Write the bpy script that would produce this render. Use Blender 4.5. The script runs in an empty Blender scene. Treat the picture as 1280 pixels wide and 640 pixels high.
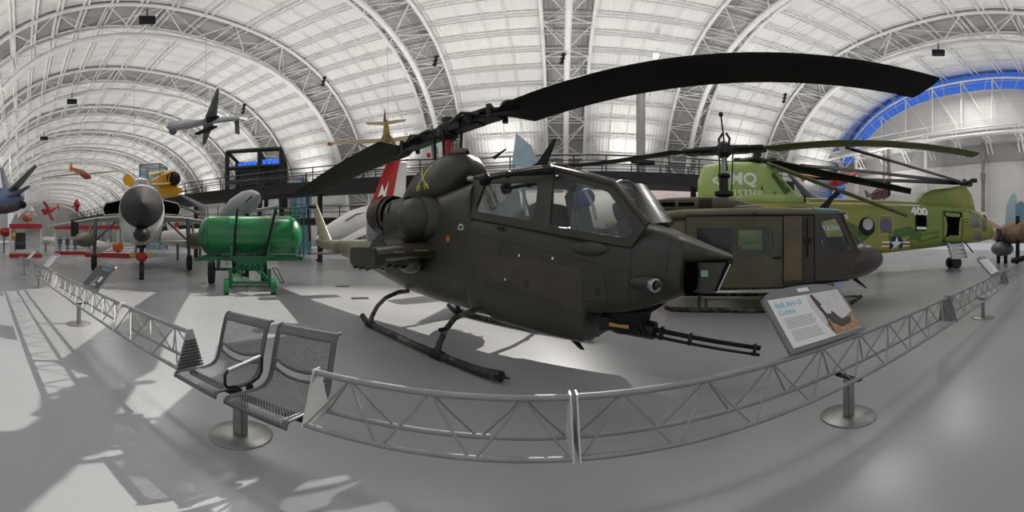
import bpy, bmesh, math, random
from mathutils import Vector as V, Matrix as MX
from mathutils.bvhtree import BVHTree
random.seed(7)
SC = bpy.context.scene
COL = SC.collection
CAMH, K = 1.7, 7.5
R = math.radians
def at(x, y, d, z=None):
    """a photographed bearing turned into a place: d metres away along the floor"""
    lo = R((x - 640) / K); la = R((300 - y) / K)
    return V((d * math.sin(lo), d * math.cos(lo), CAMH + d * math.tan(la) if z is None else z))
def lerp(a, b, t): return a + (b - a) * t

# ------------------------------------------------------------------ materials
MATS = {}
def mat(name, col, rough=.5, metal=0., var=.12, scale=3., bump=0., bscale=40., emit=None, es=1., spec=.5, dirt=None, dirt_amt=.5, coat=0.):
    if name in MATS: return MATS[name]
    m = bpy.data.materials.new(name); m.use_nodes = True; MATS[name] = m
    nt = m.node_tree; N = nt.nodes; L = nt.links
    b = N['Principled BSDF']
    b.inputs['Roughness'].default_value = rough; b.inputs['Metallic'].default_value = metal
    b.inputs['Specular IOR Level'].default_value = spec
    b.inputs['Coat Weight'].default_value = coat
    tc = N.new('ShaderNodeTexCoord')
    nz = N.new('ShaderNodeTexNoise'); nz.inputs['Scale'].default_value = scale; nz.inputs['Detail'].default_value = 6
    L.new(tc.outputs['Object'], nz.inputs['Vector'])
    cr = N.new('ShaderNodeValToRGB')
    c = list(col)
    cr.color_ramp.elements[0].position = .3; cr.color_ramp.elements[1].position = .7
    cr.color_ramp.elements[0].color = (*[max(0, v * (1 - var)) for v in c], 1)
    cr.color_ramp.elements[1].color = (*[min(1, v * (1 + var)) for v in c], 1)
    L.new(nz.outputs['Fac'], cr.inputs['Fac'])
    out = cr.outputs['Color']
    if dirt:
        n2 = N.new('ShaderNodeTexNoise'); n2.inputs['Scale'].default_value = scale * .35; n2.inputs['Detail'].default_value = 8; n2.inputs['Distortion'].default_value = .6
        L.new(tc.outputs['Object'], n2.inputs['Vector'])
        r2 = N.new('ShaderNodeValToRGB'); r2.color_ramp.elements[0].position = .5; r2.color_ramp.elements[1].position = .62
        r2.color_ramp.elements[1].color = (dirt_amt,) * 3 + (1,)
        r2.color_ramp.elements[0].color = (0, 0, 0, 1)
        L.new(n2.outputs['Fac'], r2.inputs['Fac'])
        mx = N.new('ShaderNodeMix'); mx.data_type = 'RGBA'
        L.new(r2.outputs['Color'], mx.inputs[0]); L.new(out, mx.inputs[6]); mx.inputs[7].default_value = (*dirt, 1)
        out = mx.outputs[2]
    L.new(out, b.inputs['Base Color'])
    if bump:
        n3 = N.new('ShaderNodeTexNoise'); n3.inputs['Scale'].default_value = bscale; n3.inputs['Detail'].default_value = 4
        L.new(tc.outputs['Object'], n3.inputs['Vector'])
        bp = N.new('ShaderNodeBump'); bp.inputs['Strength'].default_value = bump; bp.inputs['Distance'].default_value = .02
        L.new(n3.outputs['Fac'], bp.inputs['Height']); L.new(bp.outputs['Normal'], b.inputs['Normal'])
    if emit:
        b.inputs['Emission Color'].default_value = (*emit, 1); b.inputs['Emission Strength'].default_value = es
    return m
def glass(name, tint=(.9, .95, .95), gloss=.18, rough=.02):
    m = bpy.data.materials.new(name); m.use_nodes = True; MATS[name] = m
    nt = m.node_tree; N = nt.nodes; L = nt.links
    N.remove(N['Principled BSDF'])
    t = N.new('ShaderNodeBsdfTransparent'); t.inputs['Color'].default_value = (*tint, 1)
    g = N.new('ShaderNodeBsdfGlossy'); g.inputs['Roughness'].default_value = rough
    lw = N.new('ShaderNodeLayerWeight'); lw.inputs['Blend'].default_value = .35
    ma = N.new('ShaderNodeMath'); ma.operation = 'MULTIPLY_ADD'; ma.inputs[1].default_value = .28; ma.inputs[2].default_value = gloss
    L.new(lw.outputs['Fresnel'], ma.inputs[0])
    mx = N.new('ShaderNodeMixShader'); L.new(ma.outputs[0], mx.inputs[0]); L.new(t.outputs[0], mx.inputs[1]); L.new(g.outputs[0], mx.inputs[2])
    L.new(mx.outputs[0], N['Material Output'].inputs['Surface'])
    return m
def perforated(name, col, pitch, fill):
    """sheet steel with staggered round holes"""
    m = mat(name, col, .42, .6, .08, 6)
    nt = m.node_tree; N = nt.nodes; L = nt.links; b = N['Principled BSDF']
    uv = N.new('ShaderNodeUVMap')
    vs = N.new('ShaderNodeVectorMath'); vs.operation = 'SCALE'; vs.inputs['Scale'].default_value = 1 / pitch
    L.new(uv.outputs[0], vs.inputs[0])
    def dots(off):
        a = N.new('ShaderNodeVectorMath'); a.operation = 'ADD'; a.inputs[1].default_value = (off, off, 0); L.new(vs.outputs[0], a.inputs[0])
        f = N.new('ShaderNodeVectorMath'); f.operation = 'FRACTION'; L.new(a.outputs[0], f.inputs[0])
        s = N.new('ShaderNodeVectorMath'); s.operation = 'SUBTRACT'; s.inputs[1].default_value = (.5, .5, 0); L.new(f.outputs[0], s.inputs[0])
        l = N.new('ShaderNodeVectorMath'); l.operation = 'LENGTH'; L.new(s.outputs[0], l.inputs[0])
        return l.outputs['Value']
    mn = N.new('ShaderNodeMath'); mn.operation = 'MINIMUM'; L.new(dots(0), mn.inputs[0]); L.new(dots(.5), mn.inputs[1])
    lt = N.new('ShaderNodeMath'); lt.operation = 'LESS_THAN'; lt.inputs[1].default_value = fill; L.new(mn.outputs[0], lt.inputs[0])
    t = N.new('ShaderNodeBsdfTransparent'); mx = N.new('ShaderNodeMixShader')
    L.new(lt.outputs[0], mx.inputs[0]); L.new(b.outputs[0], mx.inputs[1]); L.new(t.outputs[0], mx.inputs[2])
    L.new(mx.outputs[0], N['Material Output'].inputs['Surface'])
    return m

OLIVE = mat('olive_drab_paint', (.043, .037, .028), .42, 0, .22, 2.2, .05, 60, dirt=(.068, .06, .048), dirt_amt=.45)
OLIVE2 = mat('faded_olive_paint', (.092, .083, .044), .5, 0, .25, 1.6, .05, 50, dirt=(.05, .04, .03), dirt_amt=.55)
OLIVETOP = mat('pale_olive_paint', (.15, .135, .085), .55, 0, .14, 2)  # paler olive for the cabin roof, blisters and drop tanks
OLIVEDARK = mat('dark_olive_panel', (.045, .035, .026), .45, 0, .2, 2)
BROWNPAINT = mat('brown_door_paint', (.055, .04, .03), .45, 0, .2, 2.5)
TANPANEL = mat('tan_jamb_paint', (.12, .092, .052), .55, 0, .15, 2)
BLACK = mat('matt_black_paint', (.009, .009, .010), .6, 0, .2, 5, spec=.3)
VOID = mat('deep_dark_opening', (.004, .004, .004), .9, 0, .2, 5, spec=.0)
BLADE = mat('rotor_blade_paint', (.010, .010, .008), .65, 0, .3, 1.2, dirt=(.022, .021, .013), dirt_amt=.5, spec=.25)
BLADE2 = mat('yellow_blade_paint', (.10, .105, .035), .45, 0, .35, .9)  # yellow cast stands for floodlight reflected on the utility helicopter's blade
DARKSTEEL = mat('dark_oily_steel', (.013, .013, .013), .42, .3, .4, 12)
STEEL = mat('brushed_steel', (.34, .335, .325), .42, .85, .1, 8)
GALV = mat('galvanised_rail', (.31, .305, .30), .5, .5, .1, 6)
SEATSTEEL = mat('charcoal_steel', (.15, .15, .155), .38, .6, .12, 5)
PERF = perforated('perforated_charcoal_steel', (.20, .20, .205), .027, .31)
WHITE = mat('white_steel_paint', (.78, .77, .75), .5, 0, .05, 2)
PLATE = mat('pale_plate', (.62, .61, .59), .45, .3, .06, 4)
BEIGE = mat('lit_tan_paint', (.50, .44, .33), .55, 0, .15, 1.5, dirt=(.3, .25, .18), dirt_amt=.4)  # tan imitates light reflecting off the tail fin
RUBBER = mat('black_rubber', (.018, .018, .018), .7, 0, .2, 10)
GREEN = mat('green_tank_paint', (.004, .16, .042), .3, 0, .12, 3, coat=.3)
GREEND = mat('dark_green_frame', (.004, .10, .03), .35, 0, .15, 4)
RED = mat('red_paint', (.42, .02, .022), .4, 0, .1, 4)
ORANGE = mat('orange_paint', (.55, .12, .03), .45, 0, .1, 4)
YELLOW = mat('chrome_yellow_paint', (.72, .38, .015), .4, 0, .1, 4)
YELMARK = mat('yellow_marking', (.60, .52, .06), .5, 0, .15, 20)
WHITEMARK = mat('white_marking', (.92, .93, .88), .5, 0, .03, 10)
LIME = mat('light_green_paint', (.37, .50, .15), .45, 0, .15, .8, dirt=(.48, .60, .28), dirt_amt=.7)
LIMEOL = mat('yellow_green_paint', (.37, .36, .075), .38, 0, .2, .45, dirt=(.17, .24, .045), dirt_amt=.8)
LIMEDK = mat('dark_green_camouflage', (.08, .16, .025), .4, 0, .2, 1)
GREYPL = mat('pale_grey_aircraft_paint', (.36, .38, .40), .4, 0, .1, 1.5)
GREYDK = mat('shadow_grey_paint', (.13, .14, .155), .45, 0, .12, 2)
BAREMETAL = mat('bare_aluminium', (.62, .62, .62), .3, .7, .12, 1)
CREAM = mat('cream_white_paint', (.70, .68, .64), .4, 0, .06, 1.5)
PINKWHITE = mat('warm_white_aircraft_skin', (.72, .62, .58), .4, 0, .06, 1)
BROWNPL = mat('brown_aircraft_paint', (.17, .11, .03), .45, 0, .25, 1.2)
RADOME = mat('dark_radome', (.022, .019, .019), .5, 0, .25, 2, spec=.3)
CAMO = mat('camouflage_nose_paint', (.62, .60, .56), .4, 0, .05, 1, dirt=(.22, .33, .10), dirt_amt=.95)
BLUEPL = mat('pale_blue_paint', (.42, .55, .62), .35, 0, .1, 2)
BLUEGREY = mat('teal_blue_paint', (.12, .30, .33), .4, 0, .1, 3)
DKBLUE = mat('navy_cloth', (.02, .03, .09), .8, 0, .2, 6)
SKIN = mat('mannequin_skin', (.45, .28, .2), .6, 0, .05, 4)
SIGNGREY = mat('sign_grey', (.20, .205, .21), .45, .2, .06, 4)
SIGNDARK = mat('sign_dark_face', (.035, .037, .04), .4, 0, .1, 3)
PAPER = mat('printed_panel', (.80, .79, .77), .4, 0, .02, 4)
TXTBLUE = mat('printed_blue', (.22, .48, .68), .5, 0, .02, 4)
TXTGREY = mat('printed_grey', (.42, .42, .42), .5, 0, .02, 4)
PICBROWN = mat('printed_brown_ground', (.42, .25, .13), .5, 0, .35, 18)
PICSKY = mat('printed_pale_sky', (.66, .62, .62), .5, 0, .1, 8)
PICDARK = mat('printed_dark_aircraft', (.06, .05, .05), .5, 0, .4, 30)
WOOD = mat('dark_wood', (.16, .09, .045), .5, 0, .2, 3)
ORANGEBROWN = mat('varnished_wood', (.35, .09, .03), .4, 0, .2, 3)
GLASS = glass('canopy_glass', (.95, .98, .98), .02)
GLASSW = glass('windshield_glass', (.85, .9, .9), .30, .25)
GLASSD = glass('dark_cabin_glass', (.8, .86, .8), .04)
GLASSB = glass('blue_tinted_glass', (.55, .70, .75), .2)
LAMPGLOW = mat('lamp_glow', (1, 1, 1), .5, emit=(1, .97, .9), es=60)
BLUEWIN = mat('blue_sky_window', (.02, .07, .3), .15, emit=(.04, .13, .55), es=.75, var=.05)
SCREEN = mat('lit_blue_window', (.02, .08, .35), .2, emit=(.03, .14, .7), es=1.0, var=.05)

# ------------------------------------------------------------------ mesh builder
class B:
    def __init__(s): s.v = []; s.f = []; s.uv = None
    def add(s, vs, fs):
        o = len(s.v); s.v += [V(p) for p in vs]; s.f += [tuple(i + o for i in f) for f in fs]; return s
    def box(s, c, size, rot=None):
        c = V(c); h = V(size) / 2; vs = []
        for x in (-1, 1):
            for y in (-1, 1):
                for z in (-1, 1):
                    p = V((x * h.x, y * h.y, z * h.z))
                    if rot is not None: p = rot @ p
                    vs.append(c + p)
        return s.add(vs, [(0, 1, 3, 2), (4, 6, 7, 5), (0, 4, 5, 1), (2, 3, 7, 6), (0, 2, 6, 4), (1, 5, 7, 3)])
    def tube(s, pts, r, n=8, closed=False, flat=1.):
        pts = [V(p) for p in pts]; m = len(pts)
        rs = r if isinstance(r, (list, tuple)) else [r] * m
        rings = []; up = None
        for i, p in enumerate(pts):
            if closed: t = pts[(i + 1) % m] - pts[i - 1]
            else: t = pts[min(i + 1, m - 1)] - pts[max(i - 1, 0)]
            t.normalize()
            if up is None:
                up = V((0, 0, 1)) if abs(t.z) < .9 else V((1, 0, 0))
            a = t.cross(up)
            if a.length < 1e-4: a = t.cross(V((1, .3, 0)))
            a.normalize(); b = a.cross(t).normalized(); up = b
            rings.append([p + (a * math.cos(2 * math.pi * k / n) + b * math.sin(2 * math.pi * k / n) * flat) * rs[i] for k in range(n)])
        return s.loft(rings, not closed, closed)
    def loft(s, rings, caps=True, closed=False):
        n = len(rings[0]); o = len(s.v)
        for r in rings: s.v += [V(p) for p in r]
        m = len(rings)
        for i in range(m if closed else m - 1):
            j = (i + 1) % m
            for k in range(n):
                l = (k + 1) % n
                s.f.append((o + i * n + k, o + i * n + l, o + j * n + l, o + j * n + k))
        if caps:
            s.f.append(tuple(o + k for k in range(n))[::-1]); s.f.append(tuple(o + (m - 1) * n + k for k in range(n)))
        return s
    def grid(s, rows):
        o = len(s.v); n = len(rows[0])
        for r in rows: s.v += [V(p) for p in r]
        for i in range(len(rows) - 1):
            for k in range(n - 1):
                s.f.append((o + i * n + k, o + i * n + k + 1, o + (i + 1) * n + k + 1, o + (i + 1) * n + k))
        return s
    def lathe(s, prof, o, d, n=24, caps=True):
        o = V(o); d = V(d).normalized(); up = V((0, 0, 1)) if abs(d.z) < .9 else V((1, 0, 0))
        a = d.cross(up).normalized(); b = a.cross(d)
        return s.loft([[o + d * t + (a * math.cos(2 * math.pi * k / n) + b * math.sin(2 * math.pi * k / n)) * r for k in range(n)] for t, r in prof], caps)
    def prism(s, poly, off):
        poly = [V(p) for p in poly]; off = V(off)
        return s.loft([poly, [p + off for p in poly]])
    def ring(s, outer, inner, off):
        n = len(outer); off = V(off); o = len(s.v); assert n == len(inner)
        for P in (outer, inner): s.v += [V(p) for p in P]
        for P in (outer, inner): s.v += [V(p) + off for p in P]
        for k in range(n):
            l = (k + 1) % n
            A, Bi, C, D = o, o + n, o + 2 * n, o + 3 * n
            s.f += [(A + k, A + l, Bi + l, Bi + k), (C + k, D + k, D + l, C + l), (A + k, C + k, C + l, A + l), (Bi + k, Bi + l, D + l, D + k)]
        return s
    def ell(s, c, r, n=20, m=12, rot=None):
        c = V(c); rings = []
        for i in range(m + 1):
            th = math.pi * (i + .02) / (m + .04) ; ring = []
            for k in range(n):
                ph = 2 * math.pi * k / n
                p = V((r[0] * -math.cos(th), r[1] * math.sin(th) * math.cos(ph), r[2] * math.sin(th) * math.sin(ph)))
                if rot is not None: p = rot @ p
                ring.append(c + p)
            rings.append(ring)
        return s.loft(rings)
    def mirror_y(s):
        o = len(s.v); nf = list(s.f)
        s.v += [V((p.x, -p.y, p.z)) for p in s.v]
        s.f += [tuple(i + o for i in f)[::-1] for f in nf]; return s
    def shift(s, off):
        s.v = [p - V(off) for p in s.v]; return s
    def build(s, name, m, parent=None, loc=None, bevel=0, uv=None, angle=38):
        me = bpy.data.meshes.new(name); me.from_pydata([tuple(p) for p in s.v], [], s.f)
        bm = bmesh.new(); bm.from_mesh(me)
        bmesh.ops.recalc_face_normals(bm, faces=bm.faces)
        if bevel:
            es = [e for e in bm.edges if len(e.link_faces) == 2 and e.calc_face_angle(0) > .6]
            try: bmesh.ops.bevel(bm, geom=es, offset=bevel, segments=2, affect='EDGES', clamp_overlap=True)
            except Exception: pass
        bm.to_mesh(me); bm.free()
        me.polygons.foreach_set('use_smooth', [True] * len(me.polygons))
        me.set_sharp_from_angle(angle=R(angle))
        me.materials.append(m)
        if uv:
            lay = me.uv_layers.new(name='UVMap')
            for lp in me.loops:
                lay.data[lp.index].uv = uv(me.vertices[lp.vertex_index].co)
        o = bpy.data.objects.new(name, me); COL.objects.link(o)
        if parent is not None: o.parent = parent
        if loc is not None: o.location = loc
        return o

def tag(o, label=None, cat=None, group=None, kind=None):
    if label: o['label'] = label
    if cat: o['category'] = cat
    if group: o['group'] = group
    if kind: o['kind'] = kind
    return o
def thing(name, label, cat, loc=(0, 0, 0), rz=0., group=None):
    o = bpy.data.objects.new(name, None); COL.objects.link(o)
    o.empty_display_size = .2
    o.location = loc; o.rotation_euler = (0, 0, rz)
    return tag(o, label, cat, group)
def plab(o, label): o['label'] = label; return o
def structure(name, b, m, label=None, **k):
    o = b.build(name, m, **k); return tag(o, label, kind='structure')
def copy_tree(o, parent=None):
    c = o.copy(); COL.objects.link(c)
    if parent is not None: c.parent = parent
    for ch in o.children: copy_tree(ch, c)
    return c
def sec(u, zb, zt, hw, n=3., N=36, top=1., bot=1., y0=0.):
    """one closed hull section across the long axis"""
    zc, hh = (zb + zt) / 2, (zt - zb) / 2; r = []
    for k in range(N):
        a = 2 * math.pi * k / N
        c, s_ = math.cos(a), math.sin(a)
        y = hw * math.copysign(abs(c) ** (2 / n), c); z = math.copysign(abs(s_) ** (2 / n), s_)
        w = lerp(1, top, z) if z > 0 else lerp(1, bot, -z)
        r.append(V((u, y0 + y * w, zc + hh * z)))
    return r
def hull(stations, **k):
    return B().loft([sec(*q, **k) if not isinstance(q[-1], dict) else sec(*q[:-1], **{**k, **q[-1]}) for q in stations])
def bvh(o):
    me = o.data
    return BVHTree.FromPolygons([v.co.copy() for v in me.vertices], [tuple(p.vertices) for p in me.polygons])
def onside(bt, u, z, side=-1, lift=.004, far=6.):
    """point on the hull's side seen from that side"""
    h = bt.ray_cast(V((u, side * far, z)), V((0, -side, 0)))
    y = h[0].y if h[0] is not None else 0
    return V((u, y + side * lift, z))
def strip(bt, pts, w, side=-1, lift=.004, sub=8):
    """painted stripe lying on a hull's side"""
    b = B(); P = []
    for i in range(len(pts) - 1):
        for t in range(sub): P.append((lerp(pts[i][0], pts[i + 1][0], t / sub), lerp(pts[i][1], pts[i + 1][1], t / sub)))
    P.append(pts[-1]); rows = []
    for i, (u, z) in enumerate(P):
        a = P[max(0, i - 1)]; c = P[min(len(P) - 1, i + 1)]; dx, dz = c[0] - a[0], c[1] - a[1]; l = math.hypot(dx, dz) or 1
        nx, nz = -dz / l * w / 2, dx / l * w / 2
        rows.append([onside(bt, u + nx * q, z + nz * q, side, lift) for q in (-1, 0, 1)])
    return b.grid(rows)
def text_mesh(txt, size, bold=0.):
    cu = bpy.data.curves.new('t', 'FONT'); cu.body = txt; cu.size = size; cu.offset = bold; cu.resolution_u = 3
    o = bpy.data.objects.new('t', cu); COL.objects.link(o)
    bpy.context.view_layer.update()
    me = bpy.data.meshes.new_from_object(o.evaluated_get(bpy.context.evaluated_depsgraph_get()))
    bm = bmesh.new(); bm.from_mesh(me); bmesh.ops.triangulate(bm, faces=bm.faces)
    bmesh.ops.subdivide_edges(bm, edges=[e for e in bm.edges if e.calc_length() > size * .35], cuts=2)
    bmesh.ops.triangulate(bm, faces=bm.faces)
    vs = [v.co.copy() for v in bm.verts]; bm.verts.index_update(); fs = [tuple(v.index for v in f.verts) for f in bm.faces]
    bm.free(); bpy.data.objects.remove(o); bpy.data.curves.remove(cu); bpy.data.meshes.remove(me)
    return vs, fs
def side_text(bt, txt, u, z, size, m, parent, name='marking', slope=0., sx=1., bold=0., lift=.012, side=-1):
    vs, fs = text_mesh(txt, size, bold)
    b = B(); b.add([onside(bt, u + p.x * sx, z + p.y + p.x * sx * slope, side, lift) for p in vs], fs)
    return b.build(name, m, parent)
def mid(P): return sum((V(p) for p in P), V()) / len(P)
def airfoil(c0, c1, t, up=(0, 0, 1), n=10):
    """closed section between leading edge c0 and trailing edge c1"""
    c0, c1, up = V(c0), V(c1), V(up); ch = c1 - c0; r = []
    xs = [(1 - math.cos(math.pi * i / n)) / 2 for i in range(n + 1)]
    f = lambda x: t / .2 * (.2969 * math.sqrt(x) - .126 * x - .3516 * x * x + .2843 * x ** 3 - .1036 * x ** 4)
    for x in xs: r.append(c0 + ch * x + up * f(x) )
    for x in xs[-2:0:-1]: r.append(c0 + ch * x - up * f(x))
    return r
WORLD, EXPO, KEY, WASH, UP, ROOF, NEAR = .42, .05, 110000, 4500, 6800, 900, 500
FLOORC = (.35, .35, .355)
# ------------------------------------------------------------------ camera, world
cam = bpy.data.cameras.new('camera'); camo = bpy.data.objects.new('camera', cam); COL.objects.link(camo)
cam.type = 'PANO'; cam.panorama_type = 'EQUIRECTANGULAR'
cam.longitude_min, cam.longitude_max = R(-640 / K), R(640 / K)
cam.latitude_min, cam.latitude_max = R(-340 / K), R(300 / K)
cam.clip_end = 1000; cam.clip_start = .05
camo.location = (0, 0, CAMH); camo.rotation_euler = (R(90), 0, 0)
SC.camera = camo
w = bpy.data.worlds.new('world'); SC.world = w; w.use_nodes = True
w.node_tree.nodes['Background'].inputs['Color'].default_value = (.93, .96, 1, 1)
w.node_tree.nodes['Background'].inputs['Strength'].default_value = WORLD
SC.view_settings.view_transform = 'Standard'; SC.view_settings.look = 'None'
SC.view_settings.gamma = 1; SC.view_settings.use_curve_mapping = False
SC.view_settings.exposure = EXPO

# ------------------------------------------------------------------ the hangar
E1 = V((math.sin(R(98)), math.cos(R(98)), 0)); E2 = V((math.sin(R(8)), math.cos(R(8)), 0))
AX, HW, HH, PW = 21.5, 30.5, 30.3, 2.5          # axis offset from the camera, half width, height
def vp(s, a, inset=0.):
    """point of the vault: s along the hall, a = angle round the arch (0 far springing, pi near)"""
    c, n = math.cos(a), math.sin(a)
    t = math.copysign(abs(c) ** (2 / PW), c) * (HW - inset); z = abs(n) ** (2 / PW) * (HH - inset)
    p = E1 * s + E2 * (AX + t); p.z = z; return p
S0, S1, BAY, SOFF = -262., 52., 17.6, .8

floor_m = mat('polished_concrete', FLOORC, .3, 0, .05, .5)
nt = floor_m.node_tree; N = nt.nodes; L = nt.links
nz = N.new('ShaderNodeTexNoise'); nz.inputs['Scale'].default_value = .06; nz.inputs['Detail'].default_value = 2
tc = N.new('ShaderNodeTexCoord'); L.new(tc.outputs['Object'], nz.inputs['Vector'])
mr = N.new('ShaderNodeMapRange'); mr.inputs[3].default_value = .20; mr.inputs[4].default_value = .34
L.new(nz.outputs['Fac'], mr.inputs[0]); L.new(mr.outputs[0], N['Principled BSDF'].inputs['Roughness'])
b = B()
c = [E1 * S0 - E2 * 40, E1 * (S1 + 3) - E2 * 40, E1 * (S1 + 3) + E2 * 60, E1 * S0 + E2 * 60]
b.prism([V((p.x, p.y, 0)) for p in c], (0, 0, -.3))
structure('floor', b, floor_m, 'grey polished concrete hangar floor')

ceil_m = mat('white_roof_deck', (.80, .79, .77), .6, 0, .06, .12)
nt = ceil_m.node_tree; N = nt.nodes; L = nt.links
wv = N.new('ShaderNodeTexWave'); wv.wave_type = 'BANDS'; wv.bands_direction = 'X'; wv.inputs['Scale'].default_value = .62
uvn = N.new('ShaderNodeUVMap'); L.new(uvn.outputs[0], wv.inputs['Vector'])
bp = N.new('ShaderNodeBump'); bp.inputs['Strength'].default_value = 1.; bp.inputs['Distance'].default_value = .09
L.new(wv.outputs['Fac'], bp.inputs['Height']); L.new(bp.outputs['Normal'], N['Principled BSDF'].inputs['Normal'])
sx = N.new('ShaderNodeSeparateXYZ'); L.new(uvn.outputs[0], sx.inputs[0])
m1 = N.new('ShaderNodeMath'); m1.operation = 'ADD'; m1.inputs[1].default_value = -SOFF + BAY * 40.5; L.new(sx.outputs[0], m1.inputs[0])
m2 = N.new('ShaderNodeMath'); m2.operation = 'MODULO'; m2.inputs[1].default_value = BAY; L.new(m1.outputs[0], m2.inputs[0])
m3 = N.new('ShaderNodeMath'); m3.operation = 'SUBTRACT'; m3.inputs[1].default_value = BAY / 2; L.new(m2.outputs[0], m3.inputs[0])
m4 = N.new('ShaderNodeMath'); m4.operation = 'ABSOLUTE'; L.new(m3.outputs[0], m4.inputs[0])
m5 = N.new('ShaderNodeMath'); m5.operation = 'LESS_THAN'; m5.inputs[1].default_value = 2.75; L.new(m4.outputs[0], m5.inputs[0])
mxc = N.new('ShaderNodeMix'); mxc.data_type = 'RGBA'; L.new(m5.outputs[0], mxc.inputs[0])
L.new(N['Principled BSDF'].inputs['Base Color'].links[0].from_socket, mxc.inputs[6]); mxc.inputs[7].default_value = (.34, .33, .32, 1)  # grey deck strips at the trusses, darkened further for shade between chords
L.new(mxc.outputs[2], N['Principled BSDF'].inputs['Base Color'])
A0, A1, NA = 0.004, math.pi * .80, 56
aang = [lerp(A0, A1, i / NA) for i in range(NA + 1)]
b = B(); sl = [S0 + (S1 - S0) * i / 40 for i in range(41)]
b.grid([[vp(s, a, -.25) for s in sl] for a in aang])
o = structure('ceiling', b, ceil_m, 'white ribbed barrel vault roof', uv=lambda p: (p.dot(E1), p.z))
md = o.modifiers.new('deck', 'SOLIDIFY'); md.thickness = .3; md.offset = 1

# purlins: pairs of slim bars running along the hall
PURL = mat('grey_purlin_paint', (.72, .71, .69), .55, 0, .05, 1)
b = B()
for i in range(2, 25):
    a = i * math.pi * .80 / 25
    for da in (-.0085, .0085):
        p0, p1 = vp(S0, a + da, .0), vp(S1, a + da, .0); i0, i1 = vp(S0, a + da, .3), vp(S1, a + da, .3)
        nrm = (vp(S0, a + .01, 0) - vp(S0, a, 0)).normalized() * .08
        b.prism([p0, p1, i1, i0], nrm)
structure('trim_1', b, PURL, 'slim grey purlins running along the vault')
# lighter hoops between the trusses
b = B()
s = SOFF - BAY * 14
while s < S1:
    for q in (.36, .5, .64):
        ss = s + BAY * q
        if ss < S1 - 1: b.tube([vp(ss, lerp(A0, A1, i / 30), .02) for i in range(31)], .06, 4)
    s += BAY
structure('trim_2', b, WHITE, 'thin curved roof hoops between the trusses')

# triangular trusses
WSP, DEP = 2.7, 3.1
def truss(s, idx, fine):
    b = B(); n = 36 if fine else 24; sd = 8 if fine else 5
    arc = [lerp(A0, A1, i / n) for i in range(n + 1)]
    for d in (-WSP, WSP): b.tube([vp(s + d, a, .3) for a in arc], .23, sd)
    b.tube([vp(s, a, DEP) for a in arc], .36, sd + 2)
    m = 13; ang = [lerp(A0, A1, i / m) for i in range(m + 1)]
    for i in range(m):
        for d in (-WSP, WSP):
            am = (ang[i] + ang[i + 1]) / 2
            b.tube([vp(s + d, ang[i], .3), vp(s, am, DEP)], .07, 5); b.tube([vp(s, am, DEP), vp(s + d, ang[i + 1], .3)], .07, 5)
        b.tube([vp(s - WSP, ang[i], .3), vp(s + WSP, ang[i], .3)], .08, 5)
        e = (-1) ** i
        b.tube([vp(s - WSP * e, ang[i], .3), vp(s + WSP * e, ang[i + 1], .3)], .06, 4)
    structure('trim_%d' % idx, b, WHITE, 'white triangular steel arch truss of the vault')
k = 0
for j in range(-14, 3):
    truss(SOFF + BAY * j, 3 + k, j > -5); k += 1

# end wall on the right with a blue clerestory band under the vault
SE = S1 - .5
wall_m = mat('grey_end_wall_panels', (.56, .55, .53), .6, 0, .05, .3)
nt = wall_m.node_tree; N = nt.nodes; L = nt.links
br = N.new('ShaderNodeTexBrick'); br.inputs['Scale'].default_value = 1.; br.inputs['Brick Width'].default_value = 1.8; br.inputs['Row Height'].default_value = .9; br.inputs['Mortar Size'].default_value = .025
br.inputs['Color1'].default_value = (.74, .73, .71, 1); br.inputs['Color2'].default_value = (.72, .71, .69, 1); br.inputs['Mortar'].default_value = (.60, .59, .57, 1); br.offset = 0
uvn = N.new('ShaderNodeUVMap'); L.new(uvn.outputs[0], br.inputs['Vector']); L.new(br.outputs['Color'], N['Principled BSDF'].inputs['Base Color'])
def ep(t, z, s=SE):
    p = E1 * s + E2 * (AX + t); p.z = z; return p
def archpts(ins, n=40, s=SE): 
    r = []
    for i in range(n + 1):
        p = vp(s, lerp(.02, math.pi - .02, i / n), ins); r.append(p)
    return r
b = B(); ap = archpts(3.2)
b.prism([p for p in ap], E1 * .4)
structure('wall_right', b, wall_m, 'pale grey panelled end wall under the vault', uv=lambda p: (p.dot(E2), p.z))
b = B(); o1, o2 = archpts(-.3), archpts(3.2)
b.grid([[p + E1 * .25 for p in o1], [p + E1 * .25 for p in o2]])
structure('window_1', b, BLUEWIN, 'curved blue clerestory window band above the end wall')
b = B()
for i in range(0, 41):
    b.tube([o1[i], o2[i]], .07, 4)
b.tube(o2, .16, 6); b.tube(archpts(1.5), .05, 4)
structure('trim_40', b, WHITE, 'white mullions and rim of the blue window band')
b = B()   # the wind truss standing in front of the end wall
zc = 19.2; hall = [-26 + 5.2 * i for i in range(11)]
for i, t in enumerate(hall):
    zt = vp(SE - 1.2, math.acos(max(-1, min(1, t / (HW - 1.5)))), 1.5).z
    b.tube([ep(t, zc, SE - 1.2), ep(t, zt, SE - 1.2)], .14, 6)
    if i: b.tube([ep(hall[i - 1], zc, SE - 1.2), ep(t, zt, SE - 1.2)], .1, 6)
b.tube([vp(SE - 1.2, lerp(.3, math.pi - .3, i / 40), 1.5) for i in range(41)], .2, 8)
structure('trim_41', b, WHITE, 'white upright struts in front of the end wall')
b = B()   # catwalk and its brackets
for z, r in ((19.2, .16), (18.0, .3), (20.4, .06)): b.tube([ep(-30, z, SE - 3.2), ep(30, z, SE - 3.2)], r, 6)
b.prism([ep(-30, 18.9, SE - 3.2), ep(30, 18.9, SE - 3.2), ep(30, 18.9, SE - .1), ep(-30, 18.9, SE - .1)], (0, 0, -.2))
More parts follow.
